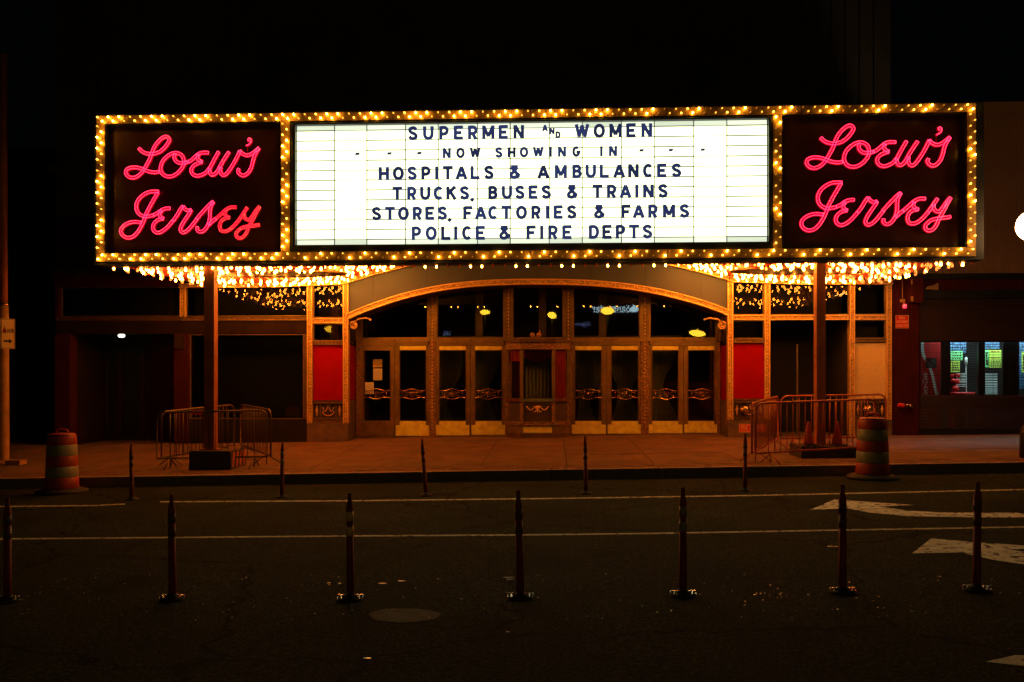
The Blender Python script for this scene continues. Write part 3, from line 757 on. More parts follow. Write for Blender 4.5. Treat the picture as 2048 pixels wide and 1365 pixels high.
# single row under the front lip
fr = MB()
px0 = PX(822, MY+0.1); i = 0; x = XL+0.3
LIP = [sbulb(SOFB, 0.78), sbulb(M['redbulb'], 0.72)]
lip = MB().box(XL, XR+0.1, MY+0.06, MY+0.12, ZB-0.075, ZB-0.063).build("lip_strip", M['casing'], mq)
while x < XR+0.08:
    put(LIP[0 if i % 4 < 2 else 1], "bulb", (x, MY+0.09, ZB-0.055), lip); x += 0.2165; i += 1

# ------------------------------------------------------------------ theatre facade
th = thing("theatre", "old movie theatre front with gilt arch, brass doors and red poster boards under the marquee", "theatre", (XC, FY, 0.3))
DY = 21.9
TILT = 0.0185
def fz(px, py, Y=FY): return PZ(px, py, Y)
def fx(px, Y=FY): return PX(px, Y)
def rect(mb, px0, px1, py0, py1, y0, y1, Yp=FY):
    pm = (px0+px1)/2
    mb.box(fx(px0, Yp), fx(px1, Yp), y0, y1, fz(pm, py1, Yp), fz(pm, py0, Yp)); return mb
XEL, XER = fx(112), fx(1782)
# upper wall
mb = MB(); ztop = 5.9
mb.box(XEL, XER, FY+0.02, FY+0.6, ztop, 15.0)
mb.build("upper_wall", M['wall'], th)
mb = MB(); x = XEL+0.2
while x < XER-0.4:
    mb.box(x, x+0.17, FY-0.04, FY+0.018, 7.2, 14.4); x += 0.34
mb.build("wall_flutes", M['wall'], th, kind="stuff")
MB().box(XEL-0.1, XER+0.1, FY-0.16, FY+0.018, 6.95, 7.18).build("string_course", M['wall'], th)
MB().box(XEL-0.1, XER+0.1, FY-0.3, FY+0.018, 14.42, 15.1).build("cornice", M['wall'], th)
# wall behind marquee between soffit and upper wall, with the arch hole handled by spandrel
MB().box(XEL, fx(697), FY+0.03, FY+0.5, 4.2, ztop-0.002).build("frieze_wall", M['brown'], th); MB().box(fx(1455), XER, FY+0.03, FY+0.5, 4.2, ztop-0.002).build("frieze_wall", M['brown'], th)

# arch: intrados lower edge
arch = [(697,641),(730,627),(759,616.5),(807,601),(865,587.5),(917,579.5),(970,574.5),(1023,572.5),(1075,572),(1127,572.5),(1180,574.5),(1233,579),(1285,586),(1340,597),(1395,612),(1425,622),(1455,634)]
def smooth(a): return cat_rom(a, 4)
A_ = [XZ(p, y-2, FY) for p, y in smooth(arch)]
def para(P, o): return offs(P, o)
Aw = 0.14
L0 = A_; L1 = para(A_, Aw)
mb = MB(); mb.strip(para(A_, 0.028), para(A_, Aw-0.024), FY-0.05, FY+0.12); mb.build("arch_moulding", M['gilt'], th)
mb = MB(); mb.strip(A_, para(A_, 0.028), FY-0.075, FY+0.12); mb.strip(para(A_, Aw-0.024), L1, FY-0.085, FY+0.12); mb.build("arch_fillet", M['giltline'], th)
mb = MB(); mb.strip(para(A_, 0.02), para(A_, 0.06), FY+0.121, DY+0.02); mb.build("arch_intrados", M['bronzedk'], th)
# spandrel boards between arch and vault line
seams = [697,746,853,960,1075,1181,1292,1403,1455]
def archtop(x):
    for (x0, z0), (x1, z1) in zip(L1, L1[1:]):
        if x0 <= x <= x1: return z0+(z1-z0)*(x-x0)/(x1-x0)
    return L1[0][1] if x < L1[0][0] else L1[-1][1]
for a, b in zip(seams, seams[1:]):
    x0, x1 = fx(a)+0.004, fx(b)-0.004; n = 8; lo = []; hi = []
    for i in range(n+1):
        x = x0+(x1-x0)*i/n; lo.append((x, archtop(x)-0.03)); hi.append((x, soz(x)+0.1))
    MB().strip(lo, hi, FY+0.02+0.002*random.random(), FY+0.06).build("spandrel_board", M['spandrel'], th)
MB().box(fx(697), fx(1455), FY+0.07, FY+0.3, 4.6, ztop-0.001).build("spandrel_backing", M['dark'], th)
# crown moulding under the soffit, all along
xm = [fx(p) for p in range(361, 1784, 12)]+[XER]
cm = [(x, soz(x)-0.012) for x in xm]
mb = MB(); mb.strip(para(cm, -0.075), para(cm, -0.012), FY-0.1, FY+0.015); mb.build("crown_moulding", M['gilt'], th)
mb = MB(); mb.strip(para(cm, -0.1), para(cm, -0.076), FY-0.13, FY+0.015); mb.strip(para(cm,-0.011), cm, FY-0.15, FY+0.015); mb.build("crown_fillet", M['giltline'], th)

def pilaster(px0, px1, ytop, ybot, dark=False, y=FY):
    x0, x1 = fx(px0, y), fx(px1, y); pm = (px0+px1)/2; z1, z0 = fz(pm, ytop, y), fz(pm, ybot, y)
    mb = MB(); mb.box(x0, x1, y-0.02, y+0.14, z0, z1)
    o = mb.build("pilaster", M['giltdk'] if dark else M['gilt'], th)
    mb = MB(); wf = (x1-x0)*0.16
    mb.box(x0-0.002, x0+wf, y-0.045, y+0.02, z0, z1); mb.box(x1-wf, x1+0.002, y-0.045, y+0.02, z0, z1)
    mb.build("fillet", M['giltline'] if not dark else M['bronze'], o)
    mb = MB(); xc = (x0+x1)/2; z = z0+0.04; s = (x1-x0)*0.17
    while z < z1-0.04:
        mb.hexa([(xc-s,y-0.022,z),(xc+s,y-0.022,z),(xc+s,y-0.02,z),(xc-s,y-0.02,z)], [(xc-s*0.3,y-0.04,z+0.035),(xc+s*0.3,y-0.04,z+0.035),(xc+s*0.3,y-0.02,z+0.06),(xc-s*0.3,y-0.02,z+0.06)]); z += 0.085
    mb.build("carved_leaves", M['giltline'] if not dark else M['bronze'], o, kind="stuff")
def railh(px0, px1, y0, y1, y=FY, m='gilt', name="cross_rail", proud=0.03):
    x0, x1 = fx(px0, y)+0.004, fx(px1, y)-0.004; pm = (px0+px1)/2; z1, z0 = fz(pm, y0, y), fz(pm, y1, y); e = (z1-z0)*0.2
    o = MB().box(x0, x1, y-0.01, y+0.12, z0, z1).build(name, M[m], th)
    mb = MB(); mb.box(x0, x1, y-0.01-proud, y-0.012, z1-e, z1); mb.box(x0, x1, y-0.01-proud, y-0.012, z0, z0+e)
    mb.build("fillet", M['giltline'] if m == 'gilt' else M['bronze'], o)
def pane(px0, px1, y0, y1, y=FY, m='glass', name="window", back=True, interior=0.5):
    x0, x1 = fx(px0, y), fx(px1, y); pm = (px0+px1)/2; z1, z0 = fz(pm, y0, y), fz(pm, y1, y)
    mb = MB(); e = 0.018
    for a in ((x0,x0+e,z0,z1),(x1-e,x1,z0,z1),(x0+e+.001,x1-e-.001,z0,z0+e),(x0+e+.001,x1-e-.001,z1-e,z1)): mb.box(a[0],a[1],y+0.02,y+0.1,a[2],a[3])
    fr_ = mb.build(name, M['bronze'], th)
    g = MB(); g.v = [(x0+e,y+0.06,z0+e),(x1-e,y+0.06,z0+e),(x1-e,y+0.06,z1-e),(x0+e,y+0.06,z1-e)]; g._f([(0,1,2,3)]); g.build("pane", M[m], fr_)
    if back: MB().box(x0, x1, y+interior, y+interior+0.02, z0, z1).build("backing", M['dark'], fr_)
def bayrelief(px0, px1, y0, y1, name="relief_panel", y=FY):
    x0, x1 = fx(px0, y), fx(px1, y); pm = (px0+px1)/2; z1, z0 = fz(pm, y0, y), fz(pm, y1, y)
    o = MB().box(x0, x1, y+0.03, y+0.12, z0, z1).build(name, M['relief'], th)
    mb = MB(); t = 0.014
    for a in ((x0,x0+t,z0,z1),(x1-t,x1,z0,z1),(x0+t+.001,x1-t-.001,z0,z0+t),(x0+t+.001,x1-t-.001,z1-t,z1)): mb.box(a[0],a[1],y+0.0,y+0.028,a[2],a[3])
    w_ = x1-x0; h = z1-z0; cx_ = (x0+x1)/2; cz_ = (z0+z1)/2
    for fx_ in (x0+w_*0.24, x0+w_*0.76): mb.box(fx_-0.007, fx_+0.007, y+0.002, y+0.029, z0+t+.001, z1-t-.001)
    o2 = mb.build("relief_frame", M['bronze'], o)
    mb = MB()
    for sgn in (-1, 1):
        mb.tube([(cx_+sgn*w_*(0.02+0.17*i/8), y+0.02, cz_+h*0.28-h*0.3*sin(pi*i/8)) for i in range(9)], 0.010, 5)
    mb.tube([(cx_+w_*0.19*cos(a), y+0.02, cz_-0.02*h+h*0.3*sin(a)) for a in [pi+pi*i/10 for i in range(11)]], 0.012, 5)
    for i in (-1,0,1): mb.lathe([(0.004,0.0),(0.013,-0.012),(0.004,-0.02)], (cx_+i*0.035, y+0.03, cz_+h*0.38), 6, 'y')
    for sx in (0.12, 0.88):     # small standing figures in the side fields
        xx = x0+w_*sx
        mb.tube([(xx, y+0.022, z0+h*t_) for t_ in (0.12,0.3,0.5,0.62,0.7,0.74,0.8,0.86)], [0.012,0.02,0.026,0.03,0.016,0.012,0.02,0.01], 6)
        mb.tube([(xx-0.03, y+0.02, z0+h*0.45),(xx-0.026, y+0.02, z0+h*0.6),(xx, y+0.02, z0+h*0.66),(xx+0.03, y+0.02, z0+h*0.55)], 0.007, 4)
    mb.build("relief_ornament", M['giltline'], o)
def board_(px0, px1, y0, y1, m, label, y=FY, name="poster_board"):
    x0, x1 = fx(px0, y), fx(px1, y); pm = (px0+px1)/2; z1, z0 = fz(pm, y0, y), fz(pm, y1, y)
    MB().box(x0+0.005, x1-0.005, y+0.03, y+0.05, z0+0.005, z1-0.005).build(name, M[m], th, label=label)
    MB().box(x0, x1, y+0.055, y+0.12, z0, z1).build("board_backing", M['dark'], th)
def basestone(px0, px1, y0, y=FY, m='stone'):
    x0, x1 = fx(px0, y), fx(px1, y); z1 = fz((px0+px1)/2, y0, y)
    nst = max(1, round((x1-x0)/0.75))
    for i in range(nst):
        a = x0+(x1-x0)*i/nst; b = x0+(x1-x0)*(i+1)/nst
        MB().box(a+0.003, b-0.003, y-0.05, y+0.14, zs(a, y)-0.15, z1).build("base_stone", M[m], th)

# --- left theatre wing
pilaster(361, 371.5, 569, 634)
pane(371.5, 614, 572.5, 633, m='glassw')
pilaster(615, 625, 563, 847)
railh(361, 614, 635, 641.5, m='giltdk'); 
x0, x1 = fx(112), fx(614); MB().box(x0, x1, FY-0.005, FY+0.12, fz(370,668), fz(370,642.5)).build("lintel_beam", M['beam'], th)
x0, x1 = fx(112), fx(360.5); MB().box(x0, x1, FY-0.02, FY+0.118, fz(240,642), fz(240,634)).build("beam_fillet", M['bronzedk'], th)
pane(626, 686, 570.5, 636, m='glassw'); railh(625, 686.5, 637, 647); pane(626, 686, 647.5, 682, m='glassw'); railh(625, 686.5, 682.5, 690, m='giltdk')
board_(626, 686, 690.5, 801.5, 'red', "bright red blank poster board left of the doors")
railh(625, 686.5, 802, 807.5, m='giltdk'); bayrelief(626, 686, 808, 837); railh(625, 686.5, 837.5, 847.5, m='giltdk')
pilaster(686.8, 697, 557, 847)
basestone(615, 697, 848)
# big dark shop window
pane(379, 607, 669, 838, m='glass', interior=1.6); MB().box(fx(607.5), fx(614.5), FY, FY+0.13, fz(610,838), fz(610,668.5)).build("window_jamb", M['bronzedk'], th)
basestone(379, 614.5, 838.5, m='blackpaint')
MB().box(fx(350), fx(378.5), FY-0.06, FY+0.3, zs(-8.2,FY)-0.1, fz(364,668.5)).build("brown_pier", M['darkred'], th)
MB().box(fx(352), fx(372), FY-0.11, FY-0.061, fz(362,698), fz(362,671)).build("pier_cap", M['brown'], th)
# --- left bay with recessed entrance
MB().box(fx(112), fx(142), FY-0.05, FY+0.3, zs(-10.5,FY)-0.1, fz(127,668.5)).build("end_pier", M['darkred'], th)
MB().box(fx(112), fx(120), FY-0.03, FY+0.3, fz(116,633), fz(116,570)).build("end_pier_top", M['darkred'], th)
pane(121, 360, 575, 633, m='glass')
MB().box(fx(112), fx(361), FY-0.08, FY+0.025, fz(240,574), fz(240,556)).build("fascia_board", M['darkred'], th)
MB().box(fx(112), fx(361), FY-0.14, FY+0.025, fz(240,555), fz(240,538)).build("fascia_board", M['brown'], th)
RY = FY+1.5
mb = MB(); mb.box(fx(142.5), fx(349.5), RY+0.05, RY+0.1, 0, 3.4); mb.box(fx(142.5)-0.1, fx(142.5), FY+0.301, RY+0.05, 0, 3.3); mb.box(fx(142.5), fx(349.5), FY+0.13, RY+0.049, 3.02, 3.1)
mb.build("entry_recess", M['beam'], th)
# reddish side wall of the recess, slanting back
xa, xb = fx(349.5), PX(300, RY)
mb = MB(); mb.hexa([(xa,FY+0.301,0),(xa+0.05,FY+0.301,0),(xb+0.05,RY,0),(xb,RY,0)], [(xa,FY+0.301,3.01),(xa+0.05,FY+0.301,3.01),(xb+0.05,RY,3.01),(xb,RY,3.01)])
mb.build("side_wall", M['darkred'], th)
# recess door and transom
mb = MB()
for a, b in ((210,214),(236,243),(280,288)): rect(mb, a, b, 705, 868, RY, RY+0.045, RY)
rect(mb, 210, 288, 697, 704.5, RY, RY+0.045, RY)
dframe = mb.build("recess_door_frame", M['brown'], th)
g = MB(); rect(g, 243.5, 279.5, 706, 866, RY+0.02, RY+0.03, RY); g.build("recess_door", M['blackpaint'], th)
g = MB(); rect(g, 214.5, 235.5, 706, 866, RY+0.02, RY+0.03, RY); g.build("recess_door", M['blackpaint'], th)
lx, lz = XZ(243, 671.5, FY+0.75)
mb = MB(); mb.lathe([(0.01,-0.05),(0.06,-0.045),(0.085,-0.01),(0.075,0.02),(0.05,0.035)], (lx, FY+0.75, lz), 12); CEIL = lz+0.036
o = tag(mb.build("ceiling_lamp", emit("cool_lamp", (0.9,1.0,0.7), 5.0)), "small round lit lamp on the ceiling of the dark left entry recess", "lamp")
MB().box(fx(142.5)+0.01, fx(349.5)-0.01, FY+0.14, RY+0.045, CEIL, CEIL+0.03).build("recess_ceiling", M["dark"], th)

# --- doors
lob = MB()
lob.box(fx(697,DY)-0.3, fx(1455,DY)+0.3, DY+4.0, DY+4.1, 0, 5.5); lob.box(fx(697,DY)-0.4, fx(697,DY)-0.3, DY+0.3, DY+4.0, 0, 5.5); lob.box(fx(1455,DY)+0.3, fx(1455,DY)+0.4, DY+0.3, DY+4.0, 0, 5.5); lob.box(fx(697,DY)-0.4, fx(1455,DY)+0.4, DY+0.3, DY+4.1, 5.5, 5.6)
lob.build("lobby_wall", M['brown'], th)
struct("lobby_floor", MB().hexa([(fx(697,DY)-0.3,DY,0.0),(fx(1455,DY)+0.3,DY,0.0),(fx(1455,DY)+0.3,DY+4,0.0),(fx(697,DY)-0.3,DY+4,0.0)],
   [(fx(697,DY)-0.3,DY,0.2),(fx(1455,DY)+0.3,DY,0.3),(fx(1455,DY)+0.3,DY+4,0.3),(fx(697,DY)-0.3,DY+4,0.2)]), M['stone'])
# threshold
struct("entrance_step", MB().hexa([(fx(697,FY),FY-0.02,0),(fx(1455,FY),FY-0.02,0),(fx(1455,FY),DY,0),(fx(697,FY),DY,0)],
   [(fx(697,FY),FY-0.02,zs(fx(697),FY)),(fx(1455,FY),FY-0.02,zs(fx(1455),FY)),(fx(1455,FY),DY,zs(fx(1455),DY)),(fx(697,FY),DY,zs(fx(697),DY))]), M['concrete'])
def pushbar_mesh(w_):
    mb = MB(); h = 0.085; a = w_*0.36
    for sg in (1, -1):
        P = [(-a, 0, sg*h)]+[(x, 0, sg*h+sg*0.05*max(0, cos(x/(0.17)*pi/2))) for x in [(-0.17+0.034*i) for i in range(11)]]+[(a, 0, sg*h)]
        mb.tube(P, 0.011, 6)
        for s2 in (-1, 1): mb.lathe([(0.004,-0.02),(0.022,-0.008),(0.022,0.012),(0.01,0.06)], (s2*a, 0.0, sg*h+0.01*sg), 8, 'y')
    for x in (-a*0.8, a*0.8): mb.tube([(x, 0, -h), (x, 0, h)], 0.006, 5)
    # scroll monogram
    for s2 in (-1, 1):
        mb.tube(cat_rom([(s2*0.17,0,0.055),(s2*0.2,0,0.04),(s2*0.16,0,0.03),(s2*0.12,0,0.05),(s2*0.11,0,0.0),(s2*0.12,0,-0.05),(s2*0.16,0,-0.03),(s2*0.2,0,-0.045),(s2*0.17,0,-0.06)],3), 0.006, 4)
        mb.tube([(s2*0.07,0,0.07),(s2*0.06,0,-0.07)], 0.006, 4)
        mb.tube([(s2*0.035,0,0.075),(s2*0.03,0,-0.075),(s2*0.0,0,-0.06)], 0.006, 4)
    mb.tube([(0,0,0.09),(0,0,-0.09)], 0.006, 4)
    return mb.mesh("push_bar", M['brassrod'], (0,0,0))[0]
PB = pushbar_mesh(0.88)
doors = [(719.5,789,728.5,780,1),(790,859.5,800,851.5,0),(870.5,940.5,879,931,0),(941.5,1012.5,951,1003,0),(1142.5,1213,1151,1202.5,0),(1214,1285.3,1223.6,1276,0),(1296,1366.3,1304.6,1356,0),(1367.3,1438.5,1376.6,1428,0)]
for di, (a, b, ga, gb, first) in enumerate(doors):
    x0, x1, g0, g1 = fx(a,DY), fx(b,DY), fx(ga,DY), fx(gb,DY); pm = (a+b)/2
    zt, gzt, gzb = PZ(pm,691,DY), PZ(pm,701.5,DY), PZ(pm,842,DY); zb_ = zs((x0+x1)/2, DY)+0.01
    mb = MB(); y0, y1 = DY, DY+0.055
    mb.box(x0, g0, y0, y1, zb_, zt); mb.box(g1, x1, y0, y1, zb_, zt); mb.box(g0+.001, g1-.001, y0, y1, gzt, zt); mb.box(g0+.001, g1-.001, y0, y1, zb_, gzb)
    lab = "door with paper notices taped to its glass" if first else None
    d_ = mb.build("door", M['bronze'], th, label=lab)
    g = MB(); g.v = [(g0,DY+0.05,gzb),(g1,DY+0.05,gzb),(g1,DY+0.012,gzt),(g0,DY+0.012,gzt)]; g._f([(0,1,2,3)]); g.build("glass", M['glass'], d_)
    mb = MB()
    for q in ((g0-0.02,g0,gzb,gzt),(g1,g1+0.02,gzb,gzt)): mb.box(q[0],q[1],DY-0.012,DY-0.001,q[2],q[3])
    mb.build("glazing_bead", M['bronzedk'], d_)
    zk = gzb-(gzb-zb_)*0.28
    m_ = 'brass' if not first else 'bronze'
    mb = MB(); mb.prism([(x0+0.02,zb_+0.02),(x1-0.02,zb_+0.02),(x1-0.02,zk),(g1+0.005,zk),(g1+0.005,gzb-0.01),(g0-0.005,gzb-0.01),(g0-0.005,zk),(x0+0.02,zk)], DY-0.009, DY-0.001)
    kp = mb.build("kick_plate", M[m_], d_)
    mb = MB()
    for i in range(5):
        xx = x0+(x1-x0)*(0.16+0.17*i)
        for zz in (zk-0.015, zb_+0.04): mb.lathe([(0.008,-0.010),(0.006,-0.014)], (xx, DY, zz), 6, 'y')
    mb.build("screws", M['bronzedk'], kp)
    if not first: MB().box(g0-0.005, g1+0.005, DY-0.008, DY-0.001, gzt+0.015, zt-0.02).build("head_plate", M['brass'], d_)
    put(PB, "push_bar", ((x0+x1)/2, DY-0.06, PZ(pm,788.5,DY)), d_)
    for sx in (x0+0.004, x1-0.004): pass
# transom windows in the arch
def arcz(x, y=FY): 
    for (xa_, za2), (xb_, zb2) in zip(A_, A_[1:]):
        if xa_ <= x <= xb_: return za2+(zb2-za2)*(x-xa_)/(xb_-xa_)
    return A_[0][1]
mull = [(711.5,723),(856.5,873),(1008.5,1025),(1127,1146),(1280,1299),(1433,1441)]
for i, (a, b) in enumerate(mull):
    x0, x1 = fx(a,DY), fx(b,DY); zt = arcz((x0+x1)/2)+0.05; zb_ = zs(x0,DY)
    mb = MB(); mb.box(x0, x1, DY-0.02, DY+0.14, PZ(a,683,DY), zt); mb.box(x0-0.002, x0+(x1-x0)*0.25, DY-0.05, DY-0.021, PZ(a,683,DY), zt); mb.box(x1-(x1-x0)*0.25, x1+0.002, DY-0.05, DY-0.021, PZ(a,683,DY), zt)
    o = mb.build("mullion", M['bronze'], th)
    mb = MB(); mb.box(x0+(x1-x0)*0.1, x1-(x1-x0)*0.1, DY-0.03, DY+0.1, zb_, PZ(a,683.5,DY)); mb.build("door_post", M['giltdk'], th)
    if 0 < i < 5:
        mb = MB(); xc = (x0+x1)/2; z = zb_+0.3
        while z < zt-0.1:
            mb.hexa([(xc-0.02,DY-0.052,z),(xc+0.02,DY-0.052,z),(xc+0.02,DY-0.02,z),(xc-0.02,DY-0.02,z)], [(xc-0.006,DY-0.06,z+0.04),(xc+0.006,DY-0.06,z+0.04),(xc+0.006,DY-0.02,z+0.05),(xc-0.006,DY-0.02,z+0.05)]); z += 0.09
        mb.build("carved_leaves", M['giltline'], o, kind="stuff")
for (a0, a1), (b0, b1) in zip(mull, mull[1:]):
    x0, x1 = fx(a1,DY), fx(b0,DY); zb0 = PZ((a1+b0)/2, 678, DY); n = 8
    lo = [(x0+(x1-x0)*i/n, zb0) for i in range(n+1)]; hi = [(x, arcz(x)+0.05) for x, _ in lo]
    mb = MB(); V = [(x, DY+0.05, z) for x, z in lo]+[(x, DY+0.05, z) for x, z in reversed(hi)]
    mb.v = [(x, y-(z-zb0)*TILT, z) for x, y, z in V]; mb._f([tuple(range(len(V)))]); 
    fr_ = MB(); fr_.box(x0, x0+0.03, DY-0.01, DY+0.1, zb0, hi[0][1]); fr_.box(x1-0.03, x1, DY-0.01, DY+0.1, zb0, hi[-1][1]); fr_.box(x0+0.031, x1-0.031, DY-0.01, DY+0.1, zb0, zb0+0.035)
    o = fr_.build("transom_window", M['bronze'], th); mb.build("pane", M['glass'], o)
    if a0 != 1008.5:
        mb = MB(); mb.box(x0, x1, DY-0.035, DY+0.12, PZ((a1+b0)/2,690.5,DY), PZ((a1+b0)/2,684.5,DY)); mb.box(x0, x1, DY-0.06, DY+0.12, PZ((a1+b0)/2,684.3,DY), zb0-0.002)
        o2 = mb.build("transom_bar", M['bronze'], th)
        xc = (x0+x1)/2; MB().lathe([(0.035,-0.062),(0.02,-0.085),(0.004,-0.09)], (xc, DY, zb0-0.03), 8, 'y').build("rosette", M['bronze'], o2)
# returns between front piers and doors
for sgn, pa, pb in ((1, 697.5, 711), (-1, 1454.5, 1441.5)):
    xa, xb = fx(pa, FY), fx(pb, DY-0.02)
    def hx(py0, py1, m, nm, off=0.0, th_=0.03):
        za0, za1 = PZ(pa,py0,FY), PZ(pa,py1,FY)
        P = [(xa+off*sgn,FY+0.14),(xa-th_*sgn,FY+0.14),(xb-th_*sgn,DY-0.02),(xb+off*sgn,DY-0.02)]
        if sgn > 0: P = P[::-1]
        MB().hexa([(x,y,za1) for x,y in P], [(x,y,za0) for x,y in P]).build(nm, M[m], th)
    zlow = zs(xa,FY)
    hx(690,690.5+111,'red',"return_board",0.0); hx(647,689,'glassw',"return_glass",-0.012,0.02); hx(802,847,'giltdk',"return_relief"); 
    MB().hexa(*[[(x,y,z) for x,y in (lambda P:P[::-1] if sgn>0 else P)([(xa,FY+0.14),(xa-0.03*sgn,FY+0.14),(xb-0.03*sgn,DY-0.02),(xb,DY-0.02)])] for z in (zlow-0.1, PZ(pa,847.5,FY))]).build("base_stone", M['stone'], th)
    hx(620,646,'giltdk',"return_frieze")
    # scroll bracket
    sx = xa+sgn*0.12; sz = PZ(pa, 652, FY); P = []
    for i in range(26):
        t = i/25*4.2*pi; r = 0.11*(1-i/30); P.append((sx+sgn*(-r*cos(t)), FY+0.0, sz+r*sin(t)))
    P = [(sx+sgn*0.42, FY, sz+0.16),(sx+sgn*0.3, FY, sz+0.19),(sx+sgn*0.12, FY, sz+0.16)]+P
    mb = MB(); mb.tube(P, 0.022, 6); mb.lathe([(0.03,-0.03),(0.03,0.03)], (sx+sgn*0.42, FY, sz+0.16), 8, 'y')
    mb.build("scroll_bracket", M['gilt'], th)
# --- right wing
pilaster(1455, 1465.5, 557, 840)
pane(1466, 1528, 562, 630, m='glassw'); railh(1465.5, 1529, 630.5, 640.5); pane(1466, 1528, 641, 677.5, m='glassw'); railh(1465.5, 1529, 678, 686, m='giltdk')
board_(1467, 1529, 686.5, 798, 'red', "bright red blank poster board right of the doors"); railh(1465.5, 1529, 798.5, 805.5, m='giltdk'); bayrelief(1467, 1529, 806, 835); railh(1465.5,1529,835.5,841.5,m='giltdk')
basestone(1455, 1540, 842)
pilaster(1529, 1539.5, 556, 840)
pane(1540, 1698.5, 563.5, 630, m='glassw'); railh(1540, 1698.5, 630.5, 640.5)
pilaster(1699, 1708.5, 555.5, 872)
pane(1709.5, 1771.5, 563, 629.5, m='glassw'); railh(1709, 1772.5, 630, 640); pane(1709.5, 1771.5, 640.5, 677, m='glass'); railh(1709, 1772.5, 677.5, 685, m='giltdk')
board_(1709.5, 1772.5, 685.5, 798, 'beige', "blank beige poster board"); railh(1709,1772.5,798.5,806,m='giltdk'); bayrelief(1709.5, 1772.5, 807, 834); railh(1709,1772.5,834.5,841,m='giltdk')
basestone(1709, 1783, 842)
pilaster(1773, 1782, 557, 840)
# dark gateway recess
gx0, gx1 = fx(1540), fx(1699)
mb = MB(); mb.box(gx0, gx1, FY+2.0, FY+2.1, 0, 3.4); mb.box(gx0-0.1, gx0, FY+0.141, FY+2.0, 0, 3.4); mb.box(gx1, gx1+0.1, FY+0.141, FY+2.0, 0, 3.4); mb.box(gx0, gx1, FY+0.141, FY+2.0, 3.3, 3.4)
mb.build("gateway_recess", M['dark'], th)
for px_, a in ((1594.6, 689), (1676.5, 664)):
    MB().box(fx(px_,FY+1.0)-0.018, fx(px_,FY+1.0)+0.018, FY+1.0, FY+1.04, 0.2, PZ(px_,a,FY+1.0)).build("gate_edge_strip", M['bronze'], th)

# lobby curtains and columns
def curtain(px, y, w_, tie, lab, m='curtain', lean=0.0):
    x0 = PX(px, y); mb = MB(); nx, nz = 22, 10; zt, zb_ = 2.9, 0.32
    for j in range(nz+1):
        v = j/nz; z = zt+(zb_-zt)*v; sq = 1-0.62*math.exp(-((v-tie)/0.22)**2)
        for i in range(nx+1):
            u = i/nx-0.5; mb.v.append((x0+u*w_*sq+lean*(1-sq), y+0.05*sin(i*2.1+tie*9)*sq, z))
    mb.smooth = True
    mb._f([(j*(nx+1)+i, (j+1)*(nx+1)+i, (j+1)*(nx+1)+i+1, j*(nx+1)+i+1) for j in range(nz) for i in range(nx)])
    mb.tube([(x0-w_/2-0.1, y, zt+0.02), (x0+w_/2+0.1, y, zt+0.02)], 0.02, 6)
    o = tag(mb.build("curtain", M[m]), lab, "curtain", "curtains inside the lobby"); o.modifiers.new("thick", 'SOLIDIFY').thickness = 0.01
    return o
for px_, w_, lab in ((893,0.9,"gathered curtain behind the third door from the left"), (968,0.9,"gathered curtain behind the fourth door from the left"), (1180,0.8,"dark tied curtain behind the first door right of the booth"), (1255,0.9,"gathered curtain behind the second door right of the booth"), (1330,0.8,"faint curtain behind the third door right of the booth")):
    q_ = int(px_)%7; o = curtain(px_-4+q_*1.5, DY+0.9, w_, 0.5+0.05*q_, lab, lean=(-0.25,0.3,-0.1,0.35,-0.3,0.15,0.2)[q_])
for px_, nm in ((958,"slim lobby column seen through the transom left of the booth"),(1085,"slim lobby column seen above the ticket booth"),(1205,"slim lobby column seen through the transom right of the booth")):
    x0 = PX(px_, DY+1.5); mb = MB(); mb.box(x0-0.1, x0+0.1, DY+1.5, DY+1.7, 0.2, 5.49)
    for q in (-0.06, 0.0, 0.06): mb.box(x0+q-0.012, x0+q+0.012, DY+1.485, DY+1.499, 0.5, 5.4)
    tag(mb.build("lobby_column", M['bronze']), nm, "column", "columns in the lobby")

# notices on the first door
def notice(px0, px1, py0, py1, m, lab, lines):
    y = DY-0.016; x0, x1 = fx(px0,DY), fx(px1,DY); z0, z1 = PZ(px0,py1,DY), PZ(px0,py0,DY)
    yy = y if py0 > 764 else DY+0.02
    mb = MB(); mb.box(x0, x1, yy, yy+0.003, z0, z1); mb.m = 1
    for i in range(lines):
        z = z1-(z1-z0)*(0.2+0.65*i/max(1,lines-1)); k = 0.3+0.12*((i*7)%3); xc = (x0+x1)/2
        mb.box(xc-(x1-x0)*k, xc+(x1-x0)*k, yy-0.0015, yy, z-0.0018, z+0.0018)
    return tag(mb.build("notice", [M[m], M['ink']]), lab, "notice", "paper notices on the leftmost door")
notice(745.5,764,719,735,'ypaper',"yellow notice, the top one on the leftmost door",4)
notice(746,764,737.5,761,'paper',"white notice under the yellow one on the leftmost door",6)
notice(730.5,748,765,788.5,'paper',"white notice low on the leftmost door, beside its push bar",5)

